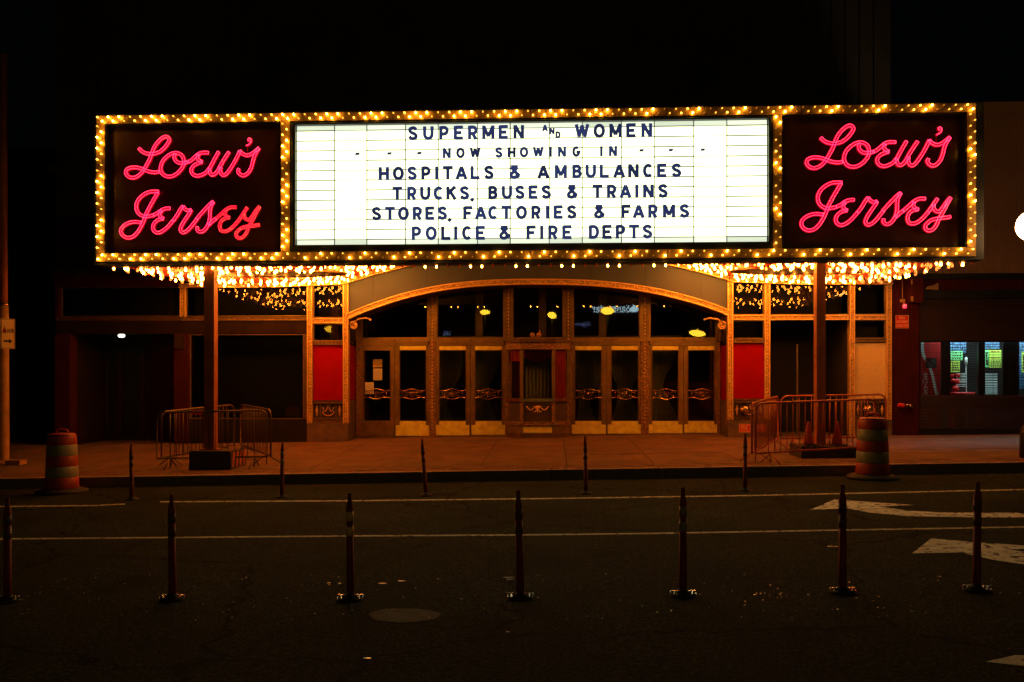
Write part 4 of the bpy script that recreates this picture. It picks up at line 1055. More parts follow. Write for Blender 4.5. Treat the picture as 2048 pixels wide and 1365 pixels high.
# ------------------------------------------------------------------ ticket booth
bx, by = PX(1075,21.2), 21.75
bt = thing("ticket_booth", "small ornate bronze ticket booth with red valance between the doors", "ticket booth", (bx, by, zs(bx,21.4)))
bzl = zs(bx,21.2)
def bpoly(wf, ws, d, yb=DY-0.03):   # front half-width, side half-width, depth
    return [(bx-ws, yb), (bx-ws, yb-d*0.35), (bx-wf, yb-d), (bx+wf, yb-d), (bx+ws, yb-d*0.35), (bx+ws, yb)]
def bprism(poly, z0, z1, name, m, parent=bt):
    mb = MB(); n = len(poly); mb.v = [(x,y,z0) for x,y in poly]+[(x,y,z1) for x,y in poly]
    mb._f([tuple(reversed(range(n))), tuple(range(n,2*n))]+[(i,(i+1)%n,n+(i+1)%n,n+i) for i in range(n)])
    return mb.build(name, M[m], parent)
YB = DY-0.03-0.62
def bz(py): return PZ(1075, py, YB)
bprism(bpoly(0.42,0.80,0.66), bzl-0.05, bz(868), "plinth", 'bronzedk')
bprism(bpoly(0.40,0.78,0.62), bz(868)+0.001, bz(851), "base", 'bronze')
MB().box(bx-0.36, bx+0.36, YB-0.012, YB-0.002, bz(866), bz(854)).build("base_panel", M['brass'], bt)
bprism(bpoly(0.44,0.81,0.68), bz(851)+0.001, bz(844), "base_moulding", 'giltdk')
bprism(bpoly(0.36,0.76,0.58), bz(844)+0.001, bz(804), "lower_body", 'relief')
bprism(bpoly(0.42,0.80,0.66), bz(804)+0.001, bz(797.5), "counter_rail", 'brassrod')
bprism(bpoly(0.44,0.81,0.68), bz(699), bz(685), "frieze", 'giltdk')
bprism(bpoly(0.48,0.82,0.74), bz(685)+0.001, bz(679), "roof_cornice", 'bronzedk')
P = bpoly(0.40,0.78,0.62)
for i, (x, y) in enumerate(P[1:5]):
    w_ = 0.045 if i in (1,2) else 0.04
    MB().box(x-w_, x+w_, y-0.01, y+0.06, bz(844)+0.002, bz(804)).build("lower_post", M['giltdk'], bt)
    MB().box(x-w_, x+w_, y-0.01, y+0.06, bz(797), bz(699.5)).build("post", M['bronze'], bt)
for a, b in ((1,2),(2,3),(3,4)):
    (xa, ya), (xb, yb) = P[a], P[b]
    g = MB(); g.v = [(xa,ya+0.03,bz(797)),(xb,yb+0.03,bz(797)),(xb,yb+0.03,bz(699.5)),(xa,ya+0.03,bz(699.5))]; g._f([(0,1,2,3)]); g.build("glass", M['glass'], bt)
    # valance
    mb = MB(); n = 14; V = []
    for i in range(n+1):
        u = i/n; x = xa+(xb-xa)*u; y = ya+(yb-ya)*u+0.1+0.02*sin(i*2.3); dip = (0.16+0.14*sin(pi*u)) if a == 2 else 0.28
        V.append(((x,y,bz(700)),(x,y,bz(700)-dip)))
    for p, q in V: mb.v += [p, q]
    mb._f([(2*i,2*i+1,2*i+3,2*i+2) for i in range(n)]); vo = mb.build("valance", M['curtainr'], bt)
# interior back curtain, red right side drape, speaking shelf
mb = MB(); n = 24
for i in range(n+1):
    x = bx-0.33+0.66*i/n; mb.v += [(x, DY-0.08+0.012*sin(i*1.9), bz(797)), (x, DY-0.08+0.012*sin(i*1.9), bz(700))]
mb._f([(2*i,2*i+2,2*i+3,2*i+1) for i in range(n)]); mb.build("back_curtain", M['curtain'], bt)
mb = MB(); n = 12
for i in range(n+1):
    x = bx+0.42+0.3*i/n; y = YB+0.12+0.3*i/n+0.02*sin(i*2.2); mb.v += [(x, y, bz(797)), (x, y, bz(700))]
mb._f([(2*i,2*i+2,2*i+3,2*i+1) for i in range(n)]); mb.build("side_drape", M['curtainr'], bt)
mb = MB(); mb.prism([(bx-0.05+0.13*cos(a)*1.0, bz(796)+0.10*max(0,sin(a))**0.5) for a in [pi*i/12 for i in range(13)]], YB+0.10, YB+0.12); mb.build("speaking_shield", M['signplate'], bt)
# front garland
mb = MB(); zc_ = bz(815)
mb.lathe([(0.06,-0.005),(0.05,-0.03),(0.02,-0.04),(0.004,-0.042)], (bx, YB+0.03, zc_-0.01), 10, 'y')
for sgn in (-1, 1):
    mb.tube([(bx+sgn*(0.06+0.22*i/8), YB+0.02, zc_+0.03-0.10*sin(pi*i/8)) for i in range(9)], 0.013, 5)
    mb.tube([(bx+sgn*0.03, YB+0.02, zc_-0.07), (bx+sgn*0.06, YB+0.02, zc_-0.12), (bx+sgn*0.1, YB+0.02, zc_-0.1)], 0.012, 5)
mb.tube([(bx, YB+0.02, zc_-0.06),(bx, YB+0.02, zc_-0.15)], [0.02,0.004], 5)
for i in range(17): mb.lathe([(0.004,0.0),(0.014,-0.012),(0.004,-0.02)], (bx-0.34+0.0425*i, YB+0.02, bz(807)), 5, 'y')
mb.build("garland", M['giltline'], bt)
# crest on the roof
mb = MB(); z0 = bz(679)
for sgn, dx_ in ((-1,-0.13),(1,0.03)):
    mb.lathe([(0.012,0.0),(0.014,0.05),(0.03,0.06),(0.062,0.10),(0.064,0.13),(0.04,0.165),(0.008,0.178)], (bx+dx_, YB+0.15, z0), 10)
mb.tube([(bx-0.1,YB+0.15,z0+0.01),(bx-0.05,YB+0.15,z0+0.07),(bx,YB+0.15,z0+0.03),(bx+0.05,YB+0.15,z0+0.08)], 0.014, 6)
mb.lathe([(0.012,0.0),(0.014,0.08),(0.03,0.1),(0.008,0.24)], (bx+0.05, YB+0.15, z0), 8)
mb.build("crest", M['polepaint'], bt)

# ------------------------------------------------------------------ right neighbour shop
XS0 = XER+0.01
def sx_(px, Y=FY): return PX(px, Y)
sh = thing("shop_building", "shop next door with ribbed metal siding and a half lowered roller shutter", "shop", (XS0+3, FY, 0.4))
XS1 = XS0+9
zsb = PZ(1900, 547.5, FY); zst = PZ(1900, 209, FY)
MB().box(XS0, XS1, FY, FY+0.4, zsb, zst).build("siding_backing", M['siding'], sh)
mb = MB(); x = XS0+0.02
while x < XS1:
    mb.box(x, x+0.032, FY-0.022, FY-0.001, zsb+0.02, PZ(1900,231,FY)); x += 0.062
mb.build("siding_ribs", M['siding'], sh, kind="stuff")
MB().box(XS0, XS1, FY-0.05, FY-0.001, PZ(1900,230,FY), zst+0.03).build("roof_trim", M['siding'], sh)
MB().box(XS0, XS1, FY-0.06, FY+0.3, PZ(1900,559,FY), zsb-0.002).build("siding_sill", M['blackpaint'], sh)
MB().box(XS0, XS1, FY+0.0, FY+0.3, PZ(1900,580,FY), PZ(1900,559.5,FY)).build("shop_fascia", M['darkred'], sh)
MB().box(XS0, sx_(1838), FY+0.0, FY+0.3, zs(XS0,FY)-0.1, PZ(1810,580.5,FY)).build("shop_pier", M['darkred'], sh)
mb = MB(); x = XS0+0.02
while x < sx_(1836):
    mb.box(x, x+0.03, FY-0.012, FY-0.0005, zs(XS0,FY)+0.5, PZ(1810,560,FY)); x += 0.075
mb.build("pier_grooves", M['darkred'], sh, kind="stuff")
# shutter box, guide, slats
SX0 = sx_(1839)
MB().box(SX0, XS1, FY-0.02, FY+0.28, PZ(1900,598,FY), PZ(1900,580.6,FY)).build("shutter_housing", M['blackpaint'], sh)
z = PZ(1900,598.5,FY); zend = PZ(1900,684,FY); i = 0
while z-0.07 > zend-0.03:
    MB().hexa([(SX0+0.02,FY+0.03,z-0.066),(XS1,FY+0.03,z-0.066),(XS1,FY+0.05,z-0.066),(SX0+0.02,FY+0.05,z-0.066)], [(SX0+0.02,FY+0.05,z-0.002),(XS1,FY+0.05,z-0.002),(XS1,FY+0.07,z-0.002),(SX0+0.02,FY+0.07,z-0.002)]).build("slat", M['shutter'], sh)
    z -= 0.072
MB().box(SX0+0.021, XS1, FY+0.075, FY+0.09, zend-0.0, PZ(1900,598,FY)).build("shutter_light_stop", M["blackpaint"], sh)  # added plate, keeps the tube light from showing between the slats
zt2 = PZ(1900,684.5,FY); zb2 = PZ(1900,791,FY)
# closed part below
z = zb2
while z > 0.62:
    MB().hexa([(SX0+0.02,FY+0.03,z-0.066),(XS1,FY+0.03,z-0.066),(XS1,FY+0.05,z-0.066),(SX0+0.02,FY+0.05,z-0.066)], [(SX0+0.02,FY+0.05,z-0.002),(XS1,FY+0.05,z-0.002),(XS1,FY+0.07,z-0.002),(SX0+0.02,FY+0.07,z-0.002)]).build("slat", M['shutter'], sh)
    z -= 0.072
MB().box(SX0+0.02, XS1, FY+0.03, FY+0.07, 0.35, z).build("shutter_foot", M['blackpaint'], sh)
# grille in the opening
mb = MB(); z = zt2
while z > zb2:
    mb.box(SX0+0.02, XS1, FY+0.045, FY+0.053, z-0.006, z+0.006); z -= 0.062
x = SX0+0.05
while x < XS1:
    mb.box(x-0.003, x+0.003, FY+0.055, FY+0.06, zb2, zt2); x += 0.19
mb.build("rolling_grille", M['blackpaint'], sh)
WY = FY+0.35
mb = MB()
for a, b in ((1883.5,1900.5),(1957,1969.5),(2006,2038),(2070,2085)): mb.box(sx_(a,WY), sx_(b,WY), WY, WY+0.06, zb2-0.05, zt2+0.05)
mb.box(sx_(1839,WY), XS1, WY, WY+0.06, zb2-0.3, zb2-0.051)
mb.build("window_frame", M['blackpaint'], sh)
g = MB(); g.v = [(SX0,WY+0.02,zb2-0.05),(XS1,WY+0.02,zb2-0.05),(XS1,WY+0.02,zt2+0.05),(SX0,WY+0.02,zt2+0.05)]; g._f([(0,1,2,3)]); g.build("shop_glass", M['glass'], sh)
IY = FY+2.4
mb = MB(); mb.box(SX0-0.02, XS1, IY, IY+0.1, 0, 4); mb.box(SX0-0.1, SX0-0.02, FY+0.3, IY+0.1, 0, 4); mb.box(SX0-0.02, XS1, FY+0.3, IY, 3.3, 3.4)
mb.build("shop_interior", M['dark'], sh)
struct("shop_floor", MB().box(SX0-0.02, XS1, FY+0.06, IY, 0.1, 0.42), M['concrete'])
# tube light inside
x0 = PX(1905,FY+1.2)
o = tag(MB().box(x0-0.6, x0+2.4, FY+0.5, FY+0.58, 2.95, 3.02).build("tube_light", emit("cool_tube", (0.75,0.95,1.0), 60.0)), "long cool tube light on the shop ceiling behind the shutter", "lamp")
# goods
def card(px0, px1, py0, py1, y, m, name, lab, cat, text=None, nl=3, inkm='ink', grp=None):
    x0, x1 = PX(px0,y), PX(px1,y); pm = (px0+px1)/2; z0, z1 = PZ(pm,py1,y), PZ(pm,py0,y)
    mb = MB(); mb.box(x0, x1, y, y+0.02, z0, z1); mb.m = 1
    for i in range(nl):
        z = z1-(z1-z0)*(0.2+0.6*i/max(1,nl-1)) if nl > 1 else (z0+z1)/2
        # rows of marks for lettering too small to read
        u = x0+(x1-x0)*0.12
        while u < x1-(x1-x0)*0.15:
            l = random.uniform(0.02,0.06); mb.box(u, min(u+l, x1-0.02), y-0.002, y-0.0003, z-(z1-z0)*0.06, z+(z1-z0)*0.06); u += l+0.02
    return tag(mb.build(name, [M[m], M[inkm]]), lab, cat, grp)
yc = WY+0.5
card(1902,1925,702.5,721.5,yc,'greensign',"window_card","pale green card at the top of the shop's second window","sign",nl=3)
card(1902,1920,722.5,744.5,yc,'limesign',"window_card","lime card under the pale green one in the shop's second window","sign",nl=4)
card(1979,2003.5,700,720,yc,'limesign',"window_card","olive card at the top of the shop's third window","sign",nl=2,inkm='inkred')
card(1979,2003.5,720.5,736,yc,'limesign',"window_card","dim green card below the olive one in the shop's third window","sign",nl=3)
card(1970.5,1978.5,700,735,yc+0.05,'greensign',"window_card","narrow green card left of the olive one in the shop's third window","sign",nl=5)
card(2044,2060,704,745,yc,'limesign',"window_card","lime card in the shop window at the right edge","sign",nl=5)
def tiles(px0, px1, py0, py1, y, lab):
    x0, x1 = PX(px0,y), PX(px1,y); pm = (px0+px1)/2; z0, z1 = PZ(pm,py1,y), PZ(pm,py0,y)
    t = thing("tiled_counter", lab, "counter", ((x0+x1)/2, y+0.1, 0.42), "tiled counters in the shop")
    MB().box(x0, x1, y+0.012, y+0.3, 0.421, z1).build("counter_body", M['dark'], t)
    rows = 9; h = (z1-z0)/rows; nx = 2
    for j in range(rows):
        o_ = (x1-x0)*(0.16 if j % 2 else 0.56)
        for a, b in ((x0+0.002, x0+o_-0.008), (x0+o_+0.002, x1-0.008)):
            if b-a > 0.02: MB().box(a, b, y, y+0.011, z0+h*j+0.014, z0+h*(j+1)-0.004).build("tile", M['tile'], t)
tiles(1971,1995.5,747,790,yc+0.1,"pale tiled counter in the shop's third window")
tiles(1912,1932.5,746,775,yc+0.15,"pale tiled counter behind the red goods in the shop's second window")
mb = MB()
for px_ in range(1901,1933,4):
    for r0 in range(684,704,6): rect(mb, px_, px_+3.2, r0, r0+5, yc+0.3, yc+0.34, yc+0.3)
for px_ in range(1970,1996,5):
    for r0 in range(684,699,5): rect(mb, px_, px_+4, r0, r0+4, yc+0.3, yc+0.34, yc+0.3)
for px_ in range(2040,2070,5):
    for r0 in range(684,780,6): rect(mb, px_, px_+4, r0, r0+5, yc+0.3, yc+0.34, yc+0.3)
rect(mb, 1901, 1933, 704.5, 705.5, yc+0.28, yc+0.5, yc+0.3)
tag(mb.build("shelf_goods", M['bluegoods']), "blue and white packets on the shelves behind the shop windows", "goods")["kind"] = "stuff"
mb = MB(); mb.smooth = True
for px_, py_, r in ((1904,752,0.05),(1910,749,0.045),(1917,752,0.05),(1906,762,0.06),(1914,764,0.07)):
    x, z = XZ(px_, py_, yc+0.05); mb.lathe([(r*0.2,-r),(r*0.8,-r*0.6),(r,0),(r*0.8,r*0.6),(r*0.2,r)], (x, yc+0.05, z), 10)
x, z = XZ(1911, 776, yc+0.05); mb.lathe([(0.06,-0.12),(0.09,-0.02),(0.05,0.06)], (x, yc+0.05, z), 10)
x0, x1 = PX(1903,yc), PX(1950,yc); mb.box(x0, x1, yc-0.02, yc+0.25, PZ(1925,790,yc), PZ(1925,785,yc))
mb.box(x0+0.02, x0+0.1, yc+0.05, yc+0.15, 0.42, PZ(1925,790,yc))
tag(mb.build("red_goods", M['signred']), "bunch of red plastic goods on a red tray in the shop's second window", "goods")
cxx, czz = XZ(1938, 781, yc); mb = MB(); mb.tube([(cxx+0.11*cos(a), yc+0.26+0.02*cos(a), czz+0.085+0.085*sin(a)-0.06) for a in [2*pi*i/20 for i in range(20)]], 0.008, 5, closed=True)
mb.tube([(cxx-0.1, yc+0.26, czz+0.02),(cxx+0.1, yc+0.26, czz+0.03)], 0.005, 4); mb.box(cxx-0.03, cxx+0.03, yc+0.24, yc+0.3, 0.42, czz-0.04)
tag(mb.build("wire_basket", M['chrome']), "round wire basket rim beside the red tray in the shop window", "basket")
# lamp-like white bottle display
mb = MB(); x, z = XZ(1940, 722, yc); mb.lathe([(0.02,-0.09),(0.035,-0.08),(0.035,0.07),(0.015,0.1)], (x, yc+0.2, z), 8); mb.box(x-0.01, x+0.01, yc+0.19, yc+0.21, 0.42, z-0.09)
tag(mb.build("dispenser", M['tile']), "white bottle shaped dispenser on a thin stand in the shop's second window", "dispenser")
# vending machine
vy = WY+0.3; x0, x1 = PX(1840.5,vy), PX(1881,vy); z1 = PZ(1860,690,vy)
vm = thing("vending_machine", "red soft drink vending machine with white script behind the shop grille", "vending machine", ((x0+x1)/2, vy+0.3, 0.42))
MB().box(x0, x1, vy, vy+0.55, 0.421, zt2+0.02).build("cabinet", M['vend'], vm)
def vxf(X, Z): return (PX(1849.5,vy)-Z, vy-0.004, PZ(1850,772,vy)+X)
MB().text("Coca-Cola", 0, 0, 0, 0.12, width=0.62, shear=0.35, xf=vxf).build("script_lettering", M['tile'], vm)
mb = MB(); P = [XZ(px_,py_,vy) for px_, py_ in cat_rom([(1845,684),(1845,700),(1849,716),(1858,732),(1865,752),(1869,772),(1874,790)],4)]
mb.ribbon(P, 0.07, vy-0.004, vy-0.001); mb.build("white_wave", M['tile'], vm)
mb = MB(); rect(mb, 1851, 1873, 717, 736, vy-0.006, vy-0.001, vy); mb.build("price_window", M['chrome'], vm)

# fire signs, strobe, boxes on the pier
def signplate(name, px0, px1, py0, py1, y, lines, lab, parent=None, thick=0.008, border=True):
    x0, x1 = PX(px0,y), PX(px1,y); pm = (px0+px1)/2; z0, z1 = PZ(pm,py1,y), PZ(pm,py0,y)
    mb = MB(); mb.box(x0, x1, y-thick, y-0.001, z0, z1); mb.m = 1; n = len(lines); h = (z1-z0)/(n+0.35)
    for i, t in enumerate(lines):
        mb.text(t, (x0+x1)/2, z1-h*(i+0.68), y-thick-0.0015, h*0.64, width=(x1-x0)*min(0.86, 0.075*len(t)+0.14), bold=0.01)
    if border:
        e = 0.007
        for a in ((x0,x1,z1-e,z1),(x0,x1,z0,z0+e),(x0,x0+e,z0+e,z1-e),(x1-e,x1,z0+e,z1-e)): mb.box(a[0],a[1],y-thick-0.0015,y-thick-0.0003,a[2],a[3])
    return tag(mb.build(name, [M['signred'], M['cream']]), lab, "sign")
signplate("fire_sign", 1791, 1817, 631, 657, FY-0.013, ["FIRE","DEPARTMENT","CONNECTION"], "red fire department connection sign on the dark pier beside the shutter")
def fdc(px0, px1, lab):
    y = FY-0.052; x0, x1 = PX(px0,y), PX(px1,y); z0, z1 = PZ(px0,865,y), PZ(px0,848.5,y)
    mb = MB(); mb.box(x0, x1, y-0.006, y, z0, z1); mb.m = 1
    mb.text("FDC", (x0+x1)/2, (z0+z1)/2+0.015, y-0.0075, (z1-z0)*0.52, width=(x1-x0)*0.66, bold=0.015)
    e = 0.008
    for a in ((x0,x1,z1-e,z1),(x0,x1,z0,z0+e),(x0,x0+e,z0+e,z1-e),(x1-e,x1,z0+e,z1-e)): mb.box(a[0],a[1],y-0.0075,y-0.0063,a[2],a[3])
    mb.box(x0+0.03, x1-0.03, y-0.0075, y-0.0063, z0+0.025, z0+0.033)
    tag(mb.build("fire_sign", [M['signred'], M['cream']]), lab, "sign")
fdc(1478, 1500.5, "small red FDC sign on the stone base left of the right barricade")
fdc(1512, 1531, "small red FDC sign behind the bars of the right barricade")
x, z = XZ(1809, 613, FY-0.06)
mb = MB(); mb.lathe([(0.03,-0.05),(0.045,-0.035),(0.045,0.035),(0.03,0.05)], (x, FY-0.075, z), 10)
st_ = tag(mb.build("strobe_light", emit("red_strobe", (1.0,0.01,0.06), 2.2)), "red glowing strobe light under a conduit on the dark pier", "light")
mb = MB(); xj, zj = XZ(1805, 602, FY-0.05); mb.box(xj-0.045, xj+0.045, FY-0.09, FY-0.013, zj-0.035, zj+0.035); mb.tube([(xj, FY-0.05, zj+0.035), (xj-0.005, FY-0.05, PZ(1805,560,FY-0.05))], 0.012, 6)
mb.tube([(xj,FY-0.06,zj-0.035),(x,FY-0.07,z+0.045)], 0.014, 6)
mb.build("junction_box", M['polepaint'], st_)
x0, x1 = PX(1818,FY-0.12), PX(1843,FY-0.12)
mb = MB(); mb.box(x0, x1, FY-0.24, FY-0.025, PZ(1830,606,FY-0.12), PZ(1830,556,FY-0.12)); mb.m = 1; mb.box(x0-0.008, x0+0.05, FY-0.247, FY-0.241, PZ(1830,604,FY-0.12), PZ(1830,594,FY-0.12)); mb.box(x0-0.004, x0+0.03, FY-0.247, FY-0.241, PZ(1830,570,FY-0.12), PZ(1830,560,FY-0.12))
tag(mb.build("shutter_motor_box", [M['darkred'], M['polepaint']]), "brown shutter motor box at the top of the dark pier", "motor box")
P = [XZ(px_,py_,FY-0.05) for px_, py_ in ((1852,578.5),(1877.5,580),(1877.5,566),(1868,571),(1856,573))]
tag(MB().prism(P, FY-0.035, FY-0.001).build("metal_flap", M['polepaint']), "small bent tan metal flap above the roller shutter", "flap")
# standpipes
def valve(px, py, lab, m1='brassrod', big=True):
    x, z = XZ(px, py, FY-0.15)
    mb = MB(); r = 0.085 if big else 0.05
    mb.lathe([(r*1.15,0.149),(r*1.15,0.12),(r*0.7,0.11),(r*0.7,0.03),(r,0.03),(r,-0.04),(r*0.6,-0.05),(0.02,-0.06)], (x, FY-0.15, z), 14, 'y')
    tag(mb.build("fire_inlet", M[m1]), lab, "fire inlet", "fire inlets")
valve(1491, 820, "round brass fire inlet on the wall at the left end of the right barricade")
valve(1739, 819, "round brass fire inlet behind the right traffic drum")
valve(1751, 823, "second smaller brass inlet behind the right traffic drum", big=False)
valve(1805, 811.5, "small red capped inlet low on the dark pier", 'signred', False)
valve(1822, 811.5, "small silver inlet low on the dark pier, right of the red one", 'chrome', False)

# dark building beyond the left end
nbd = MB(); nbd.box(-40, XEL-0.05, 26, 34, 0, 9)
for i in range(6):
    for j in range(2): nbd.box(-38+i*4, -36.6+i*4, 25.93, 25.99, 2+j*3, 4+j*3)
tag(nbd.build("dark_building", M['dark']), "unlit building at the far left beyond the theatre", "building")
MB().box(XS1+0.01, XS1+30, FY+0.3, 30, 0, 9).build("end_building", M['dark'])
tag(bpy.data.objects["end_building"], "unlit building past the shop, outside the right edge", "building")

# ------------------------------------------------------------------ marquee props: posts on ballast blocks
def prop(px0, px1, py_base, blk, lab, blab, hazard):
    bx0, bx1, yf, ztop_ = blk
    zg = min(zs(bx0, yf), zs(bx1, yf))
    t = thing("ballast_block", blab, "ballast block", ((bx0+bx1)/2, yf+0.4, zg), "ballast blocks under the props")
    P = [(bx0,yf),(bx1,yf),(bx1,yf+0.8),(bx0,yf+0.8)]
    MB().hexa([(x,y,zs(x,y)+0.001) for x,y in P], [(x+(0.02 if x==bx0 else -0.02),y+(0.02 if y==yf else -0.02),ztop_) for x,y in P]).build("block", M['block'], t)
    if hazard:
        for i in range(4):
            y0 = yf+0.05+i*0.19
            MB().hexa([(bx1+0.001,y0,zg+0.05),(bx1+0.006,y0,zg+0.05),(bx1+0.006,y0+0.09,zg+0.05),(bx1+0.001,y0+0.09,zg+0.05)],
                      [(bx1-0.015,y0+0.1,ztop_-0.03),(bx1-0.010,y0+0.1,ztop_-0.03),(bx1-0.010,y0+0.19,ztop_-0.03),(bx1-0.015,y0+0.19,ztop_-0.03)]).build("hazard_stripe", M['yellowp'], t)
    y0 = yf+0.3
    x0, x1 = PX(px0,y0), PX(px1,y0)
    s = thing("steel_prop", lab, "steel post", ((x0+x1)/2, y0+0.1, ztop_), "steel props holding up the marquee")
    mb = MB(); mb.box(x0-0.07, x1+0.07, y0-0.05, y0+0.25, ztop_+0.001, ztop_+0.02); mb.build("base_plate", M['steel'], s)
    mb = MB(); e = 0.014
    mb.box(x0, x1, y0, y0+e, ztop_+0.021, 4.13); mb.box(x0, x1, y0+0.19-e, y0+0.19, ztop_+0.021, 4.13)
    mb.box(x0+0.001, x0+e, y0+e, y0+0.19-e, ztop_+0.021, 4.13); mb.box(x1-e, x1-0.001, y0+e, y0+0.19-e, ztop_+0.021, 4.13)
    mb.box((x0+x1)/2-0.004, (x0+x1)/2+0.004, y0-0.004, y0-0.0005, ztop_+0.3, 4.1)
    mb.build("shaft", M['steel'], s)
    mb = MB()
    for z in (1.3, 2.2, 3.1, 3.7):
        sx = x1 if hazard else x0
        mb.lathe([(0.008,0),(0.008,0.01)], (0,0,0), 6) if False else mb.box(sx-0.006, sx+0.006, y0+0.08, y0+0.1, z, z+0.02)
    mb.build("bolts", M['blackpaint'], s)
    return s
# left block
def yblk(pxa, pya): return GS(pxa, pya)
bx0, yf = GS(377, 941); bx1 = PX(462, yf)
prop(408, 428, 893, (bx0, bx1, yf, PZ(420,903,yf)), "rust brown square steel prop under the left end of the marquee", "low dark ballast block with orange hazard stripes at the foot of the left prop", True)
rbx0, ryf = GS(1602, 918); rbx1 = PX(1722, ryf); rzt = PZ(1650, 893, ryf)
prop(1633.5, 1651.5, 893, (rbx0, rbx1, ryf, rzt), "rust brown square steel prop under the right end of the marquee", "low dark ballast block carrying the cones at the foot of the right prop", False)

# cones on the right block
def cone_mesh():
    mb = MB(); mb.lathe([(0.10,0.022),(0.095,0.05),(0.055,0.27),(0.026,0.43),(0.018,0.445)], n=16)
    a = mb.mesh("cone_body", M['orange'], (0,0,0))[0]
    mb = MB(); mb.box(-0.15,0.15,-0.15,0.15,0.0,0.022); b = mb.mesh("cone_foot", M['rubber'], (0,0,0))[0]
    return a, b
CA_, CB_ = cone_mesh()
for px_, yo, lab in ((1617, 0.28, "orange traffic cone on the right block, left of the prop"), (1674, 0.3, "dim orange traffic cone on the right block, right of the prop")):
    y = ryf+yo; x = PX(px_, y); t = thing("traffic_cone", lab, "traffic cone", (x, y, rzt+0.001), "traffic cones on the right block")
    put(CA_, "cone_body", (x, y, rzt+0.001), t); put(CB_, "foot", (x, y, rzt+0.001), t)

# ------------------------------------------------------------------ barricades
def barricade(A, B_, lab, m, grp, foot=True):
    (xa, ya), (xb, yb) = A, B_
    L = sqrt((xb-xa)**2+(yb-ya)**2); ux, uy = (xb-xa)/L, (yb-ya)/L; zg0, zg1 = zs(xa,ya), zs(xb,yb); H = 1.09
    t = thing("barricade", lab, "crowd barrier", ((xa+xb)/2, (ya+yb)/2, (zg0+zg1)/2), grp)
    def W(s, h): return (xa+ux*s, ya+uy*s, zg0+(zg1-zg0)*s/L+h)
    r = 0.15; P = [(0.0,0.2),(0.0,H-r)]+[(r-r*cos(a), H-r+r*sin(a)) for a in [pi/2*i/5 for i in range(1,6)]]+[(L-r+r*sin(a), H-r+r*cos(a)) for a in [pi/2*i/5 for i in range(0,6)]]+[(L,0.2)]
    MB().tube([W(*p) for p in P], 0.019, 8, closed=True).build("frame", m, t)
    n = int(L/0.125)
    base = (MB().tube([(0,0,0.205),(0,0,H-0.01)], 0.0075, 5)).mesh("bar", m, (0,0,0))[0]
    for i in range(1, n):
        s = L*i/n; p = W(s, 0)
        if s < r or s > L-r: 
            continue
        put(base, "bar", p, t)
    if foot:
        for s in (L*0.12, L*0.88):
            mb = MB(); c = W(s, 0)
            for q in (-1, 1): mb.tube([(c[0]-uy*0.0, c[1], c[2]+0.2), (c[0]-uy*q*0.28, c[1]+ux*q*0.28, zs(c[0]-uy*q*0.28, c[1]+ux*q*0.28)+0.012)], 0.012, 5)
            mb.tube([(c[0], c[1], c[2]+0.2), (c[0], c[1], c[2]+0.012)], 0.012, 5)
            mb.build("foot", m, t)
    return t
fl = GS(314, 938); fr2 = GS(528, 938)
yb_ = fl[1]
barricade((fl[0], yb_), (fr2[0]-0.02, yb_), "front steel crowd barrier of the left enclosure, nearest the kerb", M['galv'], "barriers round the left prop")
kb1 = (fl[0]+0.03, yb_+0.12); kb2 = AT(468, 18.7); kb3 = AT(481, 18.7)
barricade(kb1, kb2, "back steel crowd barrier of the left enclosure with a red danger tag", M['galv'], "barriers round the left prop")
barricade(kb3, (fr2[0], yb_+0.14), "right steel crowd barrier of the left enclosure, seen end on", M['galv'], "barriers round the left prop")
# danger tag
tt = 0.5; tx, ty = kb1[0]+(kb2[0]-kb1[0])*0.47, kb1[1]+(kb2[1]-kb1[1])*0.47
mb = MB(); a0, a1 = PX(376,ty), PX(399,ty); zt_ = zs(tx,ty)
mb.box(tx-0.12, tx+0.12, ty-0.06, ty-0.055, zt_+0.96, zt_+1.06); mb.m = 1; mb.text("DANGER", tx, zt_+1.02, ty-0.0575, 0.045, width=0.2)
mb.box(tx-0.1, tx+0.08, ty-0.0575, ty-0.0562, zt_+0.968, zt_+0.982); mb.m = 0; mb.box(tx-0.01,tx+0.01,ty-0.055,ty-0.015,zt_+1.04,zt_+1.055)
tag(mb.build("danger_tag", [M['signred'], M['cream']]), "small red DANGER tag hanging on the back left barrier", "sign")
ra = AT(1512, 15.15); ra = (ra[0], max(ra[1], 15.35)); rb = AT(1752, 15.95)
barricade(ra, rb, "front rusty crowd barrier of the right enclosure, beside the traffic drum", M['rust'], "barriers round the right prop")
rc0 = (ra[0]-0.04, ra[1]+0.12); rc1 = AT(1556, 17.9)
barricade(rc0, rc1, "left rusty crowd barrier of the right enclosure, seen end on", M['rust'], "barriers round the right prop")
barricade((rc1[0]+0.06, rc1[1]+0.02), AT(1772, 17.9), "back rusty crowd barrier of the right enclosure, behind the cones", M['rust'], "barriers round the right prop")

